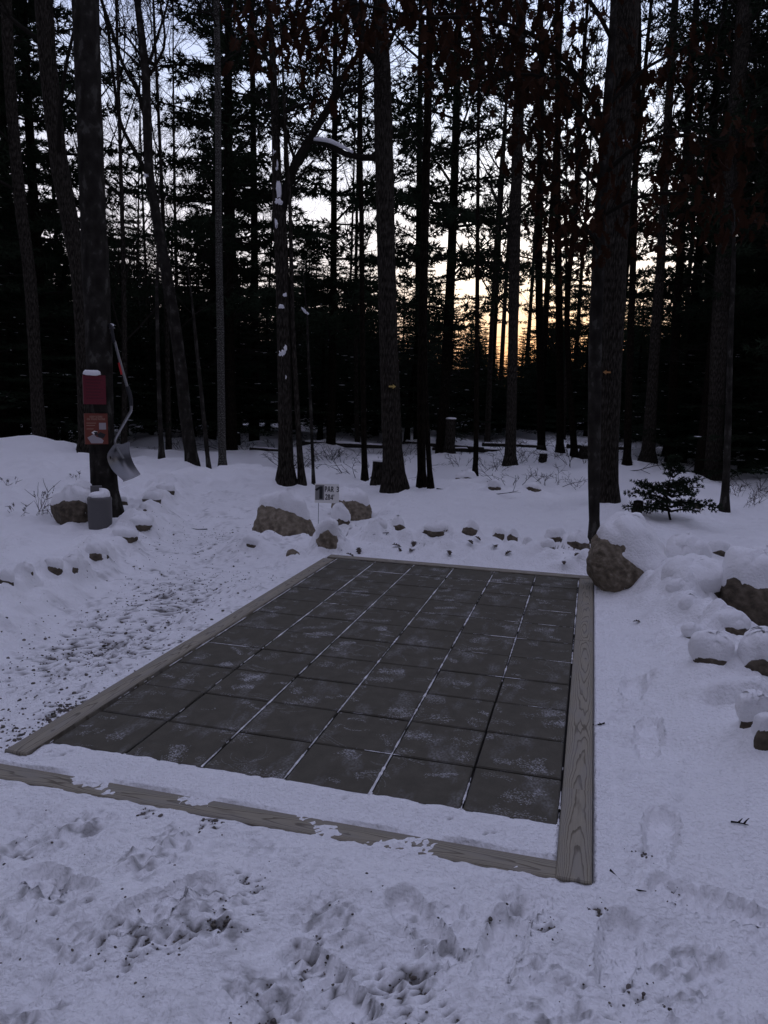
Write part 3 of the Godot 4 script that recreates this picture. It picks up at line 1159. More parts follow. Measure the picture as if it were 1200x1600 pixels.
func build_tree_notices(tree_base: Vector3) -> void:
	var k := (tree_base - CAM_POS).dot(cb * Vector3(0, 0, -1)) / FPX
	# red notice with snow on its upper edge
	var c := on_trunk(156, 609, tree_base, 0.135)
	var t := thing("notice", "plain dark red notice with a snow topped upper edge on tree trunk", "sign", c)
	facing(t, 0.1)
	var w := 32.0 * k; var h := 43.0 * k
	part("sheet", plate(Vector2(-w / 2, -h / 2), Vector2(w / 2, h / 2), -0.03, 0.004, M.notice), t)
	for q in 7:
		var y := h * (0.34 - q * 0.105)
		part("print", plate(Vector2(-w * 0.38, y - 0.004), Vector2(w * (0.38 - 0.1 * (q % 3)), y + 0.004), 0.004, 0.005, M.notice_print), t)
	snow_blob(t, Vector3(-0.02, h / 2 + 0.022, -0.005), Vector3(w * 0.38, 0.026, 0.03), 3.0)
	# orange poster
	c = on_trunk(159, 669, tree_base, 0.14)
	t = thing("poster", "orange red poster with pale lettering and a white picture on tree trunk", "poster", c)
	facing(t, 0.1)
	w = 33.0 * k; h = 46.0 * k
	part("sheet", plate(Vector2(-w / 2, -h / 2), Vector2(w / 2, h / 2), -0.03, 0.003, M.poster), t)
	text(t, "lettering", "KEEP SCORE", 0.018, Vector3(0.0, h * 0.395, 0.004), M.cream, 0.8)
	text(t, "lettering", "ON YOUR PHONE", 0.018, Vector3(0.0, h * 0.315, 0.004), M.cream, 0.8)
	part("blank_square", plate(Vector2(w * 0.12, -h * 0.02), Vector2(w * 0.42, h * 0.20), 0.003, 0.004, M.pale), t)
	for q in [[0.19, 0.42], [0.0, 0.3], [0.115, 0.36]]:
		part("print", plate(Vector2(-w * 0.42, h * q[0] - 0.0028), Vector2(-w * 0.42 + w * q[1], h * q[0] + 0.0028), 0.003, 0.004, M.cream), t)
	part("picture", flat_shape([Vector2(-w * 0.40, -h * 0.28), Vector2(-w * 0.12, -h * 0.17), Vector2(0.0, -h * 0.26), Vector2(w * 0.18, -h * 0.30), Vector2(w * 0.30, -h * 0.38), Vector2(w * 0.25, -h * 0.47), Vector2(-w * 0.24, -h * 0.47)], 0.003, 0.0012, M.pale), t)
	part("picture", flat_shape([Vector2(-w * 0.22, -h * 0.12), Vector2(-w * 0.10, -h * 0.06), Vector2(w * 0.06, -h * 0.09), Vector2(-w * 0.02, -h * 0.15), Vector2(-w * 0.12, -h * 0.18)], 0.003, 0.0012, M.sign_white), t)
	part("picture", flat_shape([Vector2(w * 0.02, -h * 0.20), Vector2(w * 0.16, -h * 0.10), Vector2(w * 0.40, -h * 0.18), Vector2(w * 0.30, -h * 0.30), Vector2(w * 0.10, -h * 0.28)], 0.0045, 0.0012, M.ink), t)
	part("picture", flat_shape([Vector2(-w * 0.12, -h * 0.10), Vector2(w * 0.03, -h * 0.09), Vector2(w * 0.05, -h * 0.17), Vector2(-w * 0.04, -h * 0.22)], 0.0045, 0.0012, M.ink), t)

	# snow shovel hanging beside the trunk
	c = on_plane(176, 512, tree_base) - fw * 0.02
	t = thing("snow_shovel", "aluminium snow shovel with a bent handle hanging from tree trunk", "shovel", c)
	var P := func(px: float, py: float, dz: float) -> Vector3:
		return on_plane(px, py, tree_base) + fw * (dz - 0.02) - c
	var mb := MB.new()
	var dh := smooth_path([P.call(179, 536, 0.0), P.call(174, 524, 0.02), P.call(169, 514, 0.03), P.call(171, 509, 0.0), P.call(178, 510, -0.06), P.call(181, 520, -0.06), P.call(180, 536, 0.0)], [0.011, 0.011, 0.012, 0.014, 0.014, 0.012, 0.011], 0.02)
	mb.tube(dh[0], dh[1], 8)
	var dhp := part("handle", mb.done(M.black), t)
	snow_blob(dhp, P.call(174, 508, 0.0), Vector3(0.03, 0.012, 0.02), 9.0)
	mb = MB.new()
	# a peg under the handle, let into the trunk
	mb.tube(PackedVector3Array([P.call(160, 513, 0.0), P.call(181, 513, -0.01)]), PackedFloat32Array([0.008, 0.008]), 6)
	part("hook", mb.done(M.wire), t)
	mb = MB.new()
	var sh := smooth_path([P.call(180, 533, 0.0), P.call(190, 570, 0.0), P.call(201, 608, 0.0)], [0.0135, 0.0135, 0.0135], 0.05)
	mb.tube(sh[0], sh[1], 10)
	part("shaft", mb.done(M.alu), t)
	mb = MB.new()
	var tp := smooth_path([P.call(187.3, 567, -0.006), P.call(192.0, 585, -0.006)], [0.0125, 0.0125], 0.05)
	mb.tube(tp[0], tp[1], 10)
	part("sticker", mb.done(M.red_tape), t)
	mb = MB.new()
	var gp := smooth_path([P.call(200, 604, 0.0), P.call(205, 620, 0.0), P.call(206, 634, 0.0)], [0.019, 0.02, 0.018], 0.03)
	mb.tube(gp[0], gp[1], 10)
	part("grip", mb.done(M.black), t)
	mb = MB.new()
	var lw := smooth_path([P.call(206, 631, 0.0), P.call(206, 641, 0.0), P.call(200, 652, 0.0), P.call(184, 680, 0.0), P.call(180.5, 690, 0.0), P.call(184, 700, 0.0), P.call(193, 716, 0.02)], [0.0135, 0.0135, 0.0135, 0.0135, 0.0135, 0.013, 0.01], 0.02)
	mb.tube(lw[0], lw[1], 10)
	part("bent_shaft", mb.done(M.alu), t)
	# pressed blade: rim curves left, middle and right
	var left := [P.call(182, 694, -0.06), P.call(173, 711, -0.08), P.call(180, 732, -0.07), P.call(197, 750, -0.05)]
	var mid := [P.call(191, 694, 0.04), P.call(186, 714, 0.08), P.call(194, 733, 0.06), P.call(208, 746, 0.03)]
	var right := [P.call(200, 690, 0.07), P.call(199, 708, 0.09), P.call(206, 726, 0.08), P.call(217, 741, 0.06)]
	var nu := 15; var nv := 12
	for pass_ in 2:
		var pp := PackedVector3Array()
		for jv in nv:
			var f := jv / (nv - 1.0) * 3.0
			var s := mini(int(f), 2)
			var q := f - s
			var e := []
			for cv in [left, mid, right]:
				e.append((cv[s] as Vector3).cubic_interpolate(cv[s + 1], cv[maxi(s - 1, 0)], cv[mini(s + 2, 3)], q))
			for ju in nu:
				var u := ju / (nu - 1.0)
				var pt: Vector3 = (e[0] as Vector3).lerp(e[1], u * 2.0) if u < 0.5 else (e[1] as Vector3).lerp(e[2], u * 2.0 - 1.0)
				# the middle rib of the blade
				pt -= fw * 0.018 * exp(-pow((u - 0.5) / 0.07, 2.0)) * (1.0 - jv / float(nv) * 0.6)
				pt += fw * (0.004 * pass_)
				pp.append(pt)
		mb = MB.new() if pass_ == 0 else mb
		mb.grid_smooth(nu, nv, pp, false, pass_ == 0)
	part("blade", mb.done(M.blade), t)
	pass
	mb = MB.new()
	var wear := smooth_path([P.call(196.5, 750.5, -0.052), P.call(207.5, 746.5, 0.026), P.call(217, 741.5, 0.058)], [0.006, 0.006, 0.006], 0.03)
	mb.tube(wear[0], wear[1], 6)
	part("wear_strip", mb.done(M.alu), t)

	# grey container at the foot of the tree
	var b := hit(157, 825)
	t = thing("bucket", "grey plastic bucket with snow on its lid at tree foot", "bucket", b)
	facing(t)
	var kb := (b - CAM_POS).dot(cb * Vector3(0, 0, -1)) / FPX
	var R := 18.0 * kb
	var H := 51.0 * kb
	var prof := [[0.93, -0.05], [0.96, 0.03], [1.0, 0.3], [1.0, 0.86], [1.02, 0.88], [1.02, 0.93], [0.96, 0.975], [0.82, 1.0], [0.0, 1.0]]
	var pv := PackedVector3Array()
	for q in prof:
		for ju in 36:
			var a := TAU * ju / 36.0
			pv.append(Vector3(cos(a) * q[0] * R, q[1] * H, sin(a) * q[0] * R))
	mb = MB.new()
	mb.grid_smooth(36, prof.size(), pv, true, false)
	part("body", mb.done(M.bucket), t)
	mb = MB.new()
	mb.box(Vector3(-0.055 - 0.02, H * 0.9, -R * 0.9), Vector3(0.045 - 0.02, H + 0.085, -R * 0.55), 0.004)
	part("bracket", mb.done(M.bucket), t)
	mb = MB.new()
	pv = PackedVector3Array()
	for jv in 10:
		var f := jv / 9.0
		for ju in 30:
			var a := TAU * ju / 30.0
			var rr := R * 0.86 * (1.0 - pow(f, 2.6)) * (1.0 + 0.08 * nz_rock.get_noise_2d(cos(a) * 2.0 + 4.0, sin(a) * 2.0)) if jv < 9 else 0.0
			var yy := H * 0.985 + 0.045 * sin(f * PI * 0.5) * (1.0 + 0.9 * maxf(0.0, cos(a)) * (1.0 - f * 0.2))
			pv.append(Vector3(cos(a) * rr, yy, sin(a) * rr))
	mb.grid_smooth(30, 10, pv, true, false)
	part("snow_cap", mb.done(M.snow), t)

func arrow_marker(px: float, py: float, tree_base: Vector3, out: float, m: Material, flip: float, label: String) -> void:
	var c := on_trunk(px, py, tree_base, out)
	var k := (tree_base - CAM_POS).dot(cb * Vector3(0, 0, -1)) / FPX
	var s := 5.5 * k
	var mesh := flat_shape([Vector2(-s * flip, -s * 0.22), Vector2(0.1 * s * flip, -s * 0.22), Vector2(0.1 * s * flip, -s * 0.62), Vector2(s * flip, 0.0), Vector2(0.1 * s * flip, s * 0.62), Vector2(0.1 * s * flip, s * 0.22), Vector2(-s * flip, s * 0.22)] , -0.03, 0.034, m)
	var o := whole("arrow_marker", mesh, label, "marker", c)
	facing(o)

# ---------------------------------------------------------------- small growth and litter
func leaf_mesh(sc: float, m: Material) -> ArrayMesh:
	# lobed oak leaf, folded along its midrib, hanging from its stalk at the origin
	var half := [[0.0, 0.004], [0.10, 0.10], [0.22, 0.20], [0.30, 0.11], [0.44, 0.30], [0.53, 0.15], [0.68, 0.27], [0.78, 0.13], [0.90, 0.15], [1.0, 0.0]]
	var mb := MB.new()
	for s in [-1.0, 1.0]:
		for k in half.size() - 1:
			var a := Vector3(0, -half[k][0], 0.06 * sin(half[k][0] * 4.0)) * sc
			var b := Vector3(0, -half[k + 1][0], 0.06 * sin(half[k + 1][0] * 4.0)) * sc
			var c := a + Vector3(s * half[k][1], 0, half[k][1] * 0.45) * sc
			var d := b + Vector3(s * half[k + 1][1], 0, half[k + 1][1] * 0.45) * sc
			if s > 0:
				mb.quad(a, c, d, b)
			else:
				mb.quad(a, b, d, c)
	return mb.done(m)

func build_oak() -> void:
	# young oak that kept its brown leaves
	var lines := [
		[[944, 215, 8, 0.0], [905, 150, 7, -0.2], [830, 105, 6, -0.5], [740, 90, 5, -0.7], [650, 105, 4, -0.9], [560, 95, 3, -1.0], [470, 80, 2, -1.0]],
		[[945, 190, 7, 0.0], [900, 110, 6, 0.1], [840, 60, 5, 0.2], [760, 30, 4, 0.3], [690, 55, 3, 0.3]],
		[[943, 235, 6, 0.0], [890, 190, 5, -0.3], [830, 165, 4, -0.6], [770, 175, 3, -0.8]],
		[[940, 300, 6, 0.0], [890, 262, 5, -0.2], [840, 235, 4, -0.4], [800, 225, 2, -0.5]],
		[[941, 275, 7, 0.0], [990, 235, 6, -0.2], [1040, 235, 5, -0.4], [1090, 250, 3, -0.5], [1130, 240, 2, -0.5]],
		[[938, 340, 6, 0.0], [985, 320, 5, -0.3], [1040, 330, 4, -0.6], [1085, 345, 3, -0.7], [1125, 340, 2, -0.8]],
		[[947, 170, 6, 0.0], [1000, 110, 5, 0.1], [1060, 70, 4, 0.2], [1110, 40, 3, 0.3]],
		[[936, 385, 4, 0.0], [905, 360, 4, -0.2], [880, 345, 3, -0.3], [850, 340, 2, -0.4]],
		[[955, 60, 6, 0.0], [900, 20, 5, -0.3], [830, -10, 4, -0.4], [740, -5, 3, -0.5], [650, 30, 2, -0.5]],
		[[560, 95, 3, -1.0], [520, 130, 3, -1.05], [480, 150, 2, -1.1], [430, 130, 2, -1.1]],
	]
	var t := traced_tree("young_oak", "slim young oak holding dead brown leaves beside stout trunk", [[929, 848, 16], [928, 760, 18], [928, 700, 19], [930, 550, 20], [935, 400, 18], [943, 250, 15], [952, 120, 12], [958, 20, 9]], M.bark_smooth, {"ext": 2.5, "limbs": 5, "from": 4.5, "drawn": lines, "drawn_kids": 7, "lvl": 2})
	var base := t.position
	rng.seed = 88
	var meshes := [leaf_mesh(0.125, M.oak_leaf), leaf_mesh(0.105, M.oak_leaf), leaf_mesh(0.145, M.oak_leaf)]
	var singles := 0
	var rest := []
	var all := []
	for b in lines:
		for k in b.size() - 1:
			var p0: Vector3 = on_plane(b[k][0], b[k][1], base) - base + fw * b[k][3]
			var p1: Vector3 = on_plane(b[k + 1][0], b[k + 1][1], base) - base + fw * b[k + 1][3]
			var dens := 30 if k > 0 else 12
			for q in dens + 6 * k:
				var p := p0.lerp(p1, rng.randf()) + Vector3(rng.randfn(0, 0.16), rng.randfn(-0.05, 0.15), rng.randfn(0, 0.22))
				all.append(p)
	for k in all.size():
		var bs := Basis.from_euler(Vector3(rng.randf_range(-0.9, 0.7), rng.randf() * TAU, rng.randf_range(-0.6, 0.6)))
		if k % 4 == 0 and singles < 290:
			var o := part("leaf", meshes[k % 3], t, all[k])
			o.basis = bs
			singles += 1
		else:
			rest.append(Transform3D(bs.scaled(Vector3.ONE * rng.randf_range(0.8, 1.15)), all[k]))
	# more leaves on the twigs of the crown, past the single ones
	var mm := MultiMesh.new()
	mm.transform_format = MultiMesh.TRANSFORM_3D
	mm.mesh = meshes[0]
	mm.instance_count = rest.size()
	for k in rest.size():
		mm.set_instance_transform(k, rest[k])
	var mi := MultiMeshInstance3D.new()
	mi.multimesh = mm
	mi.name = "leaves"
	mi.set_meta("kind", "stuff")
	t.add_child(mi)

func build_litter() -> void:
	# stones of the gravel that show through the snow
	rng.seed = 17
	var pm := MB.new()
	pm.grid_smooth(9, 6, stone_points(Vector3(1, 0.6, 0.8), 2.2, 9, 6, 4), true, true)
	var xf := []
	var cl := []
	var tries := 0
	while xf.size() < 5200 and tries < 90000:
		tries += 1
		var si := rng.randi() % dirt_spots.size() if rng.randf() < 0.5 else rng.randi() % 10
		var s = dirt_spots[si]
		var x: float = s[0].x + rng.randfn(0, 0.75) * s[1]
		var z: float = s[0].y + rng.randfn(0, 0.75) * s[1]
		if pad_gap(x, z) <= 0.01:
			continue
		var d := dirt(x, z)
		if rng.randf() > (0.07 if si < 10 else 0.02) + d:
			continue
		var sz := rng.randf_range(0.0015, 0.0045) if rng.randf() < 0.93 else rng.randf_range(0.0045, 0.009)
		if si < 10: sz *= 1.35
		xf.append(Transform3D(Basis.from_euler(Vector3(rng.randf_range(-0.4, 0.4), rng.randf() * TAU, rng.randf_range(-0.4, 0.4))).scaled(Vector3.ONE * sz), Vector3(x, surface_h(x, z, d) + sz * 0.15, z)))
		var g := rng.randf_range(0.5, 1.5)
		cl.append(Color(g, g * rng.randf_range(0.92, 1.0), g * rng.randf_range(0.82, 0.98)))
	var mm := MultiMesh.new()
	mm.transform_format = MultiMesh.TRANSFORM_3D
	mm.use_colors = true
	mm.mesh = pm.done(M.pebble)
	mm.instance_count = xf.size()
	for k in xf.size():
		mm.set_instance_transform(k, xf[k])
		mm.set_instance_color(k, cl[k])
	var mi := MultiMeshInstance3D.new()
	mi.multimesh = mm
	mi.name = "gravel"
	tag(mi, "dark gravel showing through the trampled snow", "gravel", "", "stuff")
	add_child(mi)
	# fallen leaves
	var lm := leaf_mesh(0.11, M.dead_leaf)
	for q in [[518, 852], [528, 846], [612, 855], [622, 862], [640, 866], [730, 852], [741, 848], [700, 866], [648, 850], [850, 862], [895, 868], [905, 876], [800, 868], [560, 862], [988, 976], [880, 888], [540, 868], [775, 862]]:
		var p := hit(q[0], q[1])
		var o := whole("fallen_leaf", lm, "curled dark leaf lying on the snow by the pad", "leaf", Vector3(p.x, surface_h(p.x, p.z, 0.0) + 0.02, p.z), "fallen leaves round the pad")
		o.basis = Basis.from_euler(Vector3(-1.35 + rng.randf_range(-0.3, 0.4), rng.randf() * TAU, rng.randf_range(-0.4, 0.4))).scaled(Vector3.ONE * rng.randf_range(0.5, 0.85))
	# twigs lying on the snow
	for q in [[972, 1375, 0.10, 0.9], [938, 1132, 0.06, 2.2], [372, 1258, 0.09, 0.9], [1155, 1293, 0.05, 0.1], [600, 838, 0.25, 2.3], [1010, 738, 0.9, 0.1], [790, 775, 0.4, 0.2], [710, 765, 0.5, 0.3], [300, 828, 0.3, 2.8]]:
		var p := hit(q[0], q[1])
		p.y = surface_h(p.x, p.z, 0.0) + 0.004
		var mb := MB.new()
		var d := Vector3(cos(q[3]), 0.02, sin(q[3]))
		grow(mb, -d * q[2] * 0.5, d, q[2], 0.003 + q[2] * 0.012, 1, 0.0, 2)
		whole("fallen_twig", mb.done(M.twig), "thin dark twig fallen on the snow", "twig", p, "twigs on the snow")
	# twiggy undergrowth poking through the snow of the woods
	rng.seed = 61
	var um := MB.new()
	for k in 7:
		var az := rng.randf() * TAU
		grow(um, Vector3(rng.randfn(0, 0.12), -0.05, rng.randfn(0, 0.12)), Vector3(cos(az), rng.randf_range(0.2, 1.6), sin(az)).normalized(), rng.randf_range(0.25, 0.6), 0.006, 2, 0.0, 3)
	var ux := []
	while ux.size() < 260:
		var p := foot(rng.randf_range(-250, 1450), 11.5 + 22.0 * pow(rng.randf(), 0.7))
		if p.z > -8.3:
			continue
		ux.append(Transform3D(Basis(Vector3.UP, rng.randf() * TAU).scaled(Vector3(1, rng.randf_range(0.4, 1.1), 1) * rng.randf_range(0.5, 1.3)), p))
	var umm := MultiMesh.new()
	umm.transform_format = MultiMesh.TRANSFORM_3D
	umm.mesh = um.done(M.twig)
	umm.instance_count = ux.size()
	for k in ux.size():
		umm.set_instance_transform(k, ux[k])
	var ui := MultiMeshInstance3D.new()
	ui.multimesh = umm
	ui.name = "undergrowth"
	tag(ui, "twiggy undergrowth poking through the snow under the trees", "undergrowth", "", "stuff")
	add_child(ui)
	# logs and deadfall under the trees
	for q in [[800, 706, 1.6, 0.05, 0.2], [745, 707, 2.2, 0.06, 2.9], [690, 700, 2.6, 0.07, 0.5], [930, 706, 1.5, 0.06, 0.3], [415, 705, 1.0, 0.04, 0.4], [540, 703, 2.4, 0.07, 0.1], [1085, 716, 1.7, 0.05, 2.6], [1170, 730, 1.5, 0.05, 0.4]]:
		var p := hit(q[0], q[1])
		var dd := Vector3(cos(q[4]), 0.0, sin(q[4]))
		var lg := thing("fallen_log", "thin fallen log half sunk in the snow of the woods", "log", p + Vector3(0, q[3] * 0.5, 0), "fallen logs in the woods")
		var mb := MB.new()
		var pp := smooth_path([-dd * q[2] * 0.5, Vector3(0, 0.02, 0), dd * q[2] * 0.5 + Vector3(0, 0.03, 0)], [q[3], q[3] * 0.9, q[3] * 0.6], 0.15)
		mb.tube(pp[0], pp[1], 8, true, nz_rock, 0.15)
		part("trunk", mb.done(M.bark), lg)
		mb = MB.new()
		var sp := smooth_path([-dd * q[2] * 0.46 + Vector3(0, q[3] * 0.75, 0), Vector3(0, 0.02 + q[3] * 0.7, 0), dd * q[2] * 0.4 + Vector3(0, 0.03 + q[3] * 0.5, 0)], [q[3] * 0.6, q[3] * 0.62, q[3] * 0.35], 0.1)
		mb.tube(sp[0], sp[1], 8, true, nz_rock, 0.35)
		part("snow", mb.done(M.snow), lg)
	# dried weeds
	var weed := func(px: float, py: float, hpx: float, stems: int, label: String) -> void:
		var b := hit(px, py)
		var k := (b - CAM_POS).dot(cb * Vector3(0, 0, -1)) / FPX
		var mb := MB.new()
		rng.seed = int(px + py * 3)
		for s in stems:
			var d := Vector3(rng.randf_range(-0.5, 0.5), 1.0, rng.randf_range(-0.4, 0.4)).normalized()
			var L := hpx * k * rng.randf_range(0.55, 1.05)
			var o := Vector3(rng.randfn(0, 0.05), -0.03, rng.randfn(0, 0.05))
			grow(mb, o, d, L, 0.0025, 1, -0.03, 2)
			for e in 5:
				tuft(mb, o + d * L * rng.randf_range(0.75, 1.0), d, 0.025, 0.004, 2)
		var dw := thing("dried_weed", label, "plant", b)
		part("stems", mb.done(M.dry_stem), dw)
	weed.call(65, 805, 55, 7, "leafless dried weed stalks standing in the snow by mound")
	weed.call(32, 805, 30, 4, "low dried weed stalks next to a taller clump")
	weed.call(1175, 790, 34, 10, "dried grass stalks in the snow near slim dark stem")
	weed.call(15, 760, 22, 4, "short dried stalks on the flank of the mound")
	weed.call(118, 752, 20, 3, "few dried stalks beside the notice tree")
	weed.call(1150, 775, 24, 8, "thin dried stalks beyond the little hemlock")

# ---------------------------------------------------------------- build
func _ready() -> void:
	cb = Basis.from_euler(Vector3(deg_to_rad(PITCH), deg_to_rad(YAW), deg_to_rad(ROLL)))
	fw = (cb * Vector3(0, 0, -1) * Vector3(1, 0, 1)).normalized()
	var cam := Camera3D.new()
	cam.name = "camera"
	cam.transform = Transform3D(cb, CAM_POS)
	cam.fov = rad_to_deg(2.0 * atan(800.0 / FPX))
	cam.near = 0.05
	cam.far = 500.0
	add_child(cam)
	var sd := ray(855, 560)
	var sun_az := rad_to_deg(atan2(sd.x, -sd.z))
	var env := Environment.new()
	env.background_mode = Environment.BG_SKY
	env.sky = make_sky(sun_az)
	env.tonemap_mode = Environment.TONE_MAPPER_LINEAR
	env.tonemap_exposure = 1.25
	env.ambient_light_source = Environment.AMBIENT_SOURCE_SKY
	env.sdfgi_enabled = true
	env.ssao_enabled = true
	env.ssil_enabled = true
	var we := WorldEnvironment.new()
	we.name = "world"
	we.environment = env
	add_child(we)
	var sun := DirectionalLight3D.new()
	sun.name = "sun"
	sun.light_energy = 0.03
	sun.light_color = Color(1.0, 0.72, 0.45)
	sun.light_angular_distance = 4.0
	sun.shadow_enabled = true
	var sdir := Vector3(sd.x, 0, sd.z).normalized() + Vector3(0, 0.02, 0)
	sun.basis = Basis.looking_at(-sdir.normalized())
	add_child(sun)

	for q in [[nz_a, 9.0, 1, 3], [nz_b, 19.0, 2, 2], [nz_c, 0.9, 3, 2], [nz_d, 6.0, 4, 2], [nz_rock, 1.0, 5, 3]]:
		var f: FastNoiseLite = q[0]
		f.noise_type = FastNoiseLite.TYPE_SIMPLEX_SMOOTH
		f.frequency = q[1]
		f.seed = q[2]
		f.fractal_octaves = q[3]
	make_materials()
	print("materials ", Time.get_ticks_msec())
	for q in [[-40, 965], [30, 915], [110, 888], [175, 850], [240, 800], [262, 765]]:
		left_bank.append(flat_px(q[0], q[1], 0.08))
	for q in [[385, 845], [500, 838], [600, 845], [720, 850], [830, 862], [905, 880]]:
		back_bank.append(flat_px(q[0], q[1], 0.05))
	for q in [[1000, 900], [1060, 935], [1110, 985], [1140, 1050], [1185, 1140], [1290, 1240]]:
		right_bank.append(flat_px(q[0], q[1], 0.05))
	for q in [[180, 1000, 0.36, 0.95], [240, 945, 0.32, 0.9], [140, 1010, 0.3, 0.7], [80, 1075, 0.3, 0.6], [330, 850, 0.45, 0.65], [300, 915, 0.35, 0.9], [350, 822, 0.4, 0.55], [110, 1108, 0.10, 0.95], [40, 1150, 0.12, 0.7], [290, 890, 0.4, 0.6],
			[250, 1490, 0.07, 1.0], [345, 1447, 0.045, 1.2], [490, 1490, 0.055, 1.2], [370, 1420, 0.12, 0.75], [190, 1490, 0.09, 0.8], [600, 1545, 0.13, 0.8], [660, 1570, 0.12, 0.7], [415, 1562, 0.05, 1.0], [240, 1265, 0.05, 1.0], [330, 1282, 0.05, 1.0], [560, 1420, 0.08, 0.6],
			[1055, 1385, 0.035, 1.2], [1012, 1335, 0.035, 1.1], [945, 1552, 0.07, 0.9], [1022, 1560, 0.035, 1.2], [930, 1415, 0.03, 1.0], [855, 1455, 0.03, 1.0], [40, 1305, 0.08, 0.8], [400, 1375, 0.04, 1.0], [760, 1303, 0.03, 1.1], [705, 1282, 0.03, 1.0], [520, 1250, 0.04, 0.7], [190, 1215, 0.05, 0.9], [90, 1180, 0.05, 0.9], [120, 1450, 0.1, 0.6], [760, 1430, 0.05, 0.8],
			[530, 850, 0.2, 0.6], [620, 860, 0.2, 0.55], [735, 850, 0.15, 0.6], [890, 872, 0.12, 0.9], [840, 868, 0.2, 0.5], [300, 1115, 0.0001, 0.0]]:
		dirt_spots.append([flat_px(q[0], q[1], 0.0), q[2] * 1.25, q[3]])
	for q in [[765, 1545, 800, 1440], [955, 1530, 975, 1440], [820, 1420, 850, 1375], [1025, 1345, 1035, 1270], [1010, 1190, 1015, 1130], [985, 1110, 990, 1060], [300, 1400, 210, 1450], [560, 1560, 470, 1480], [700, 1480, 640, 1420], [120, 1400, 60, 1360], [1130, 1420, 1080, 1400]]:
		var a := flat_px(q[0], q[1])
		var b := flat_px(q[2], q[3])
		prints.append([(a + b) * 0.5, (b - a).angle()])
	build_rocks()
	build_ground()
	print("ground ", Time.get_ticks_msec())
	build_pad()
	build_near_trees()
	print("near ", Time.get_ticks_msec())
	build_forest()
	print("forest ", Time.get_ticks_msec())
	build_sign()
	build_litter()
	print("done ", Time.get_ticks_msec())

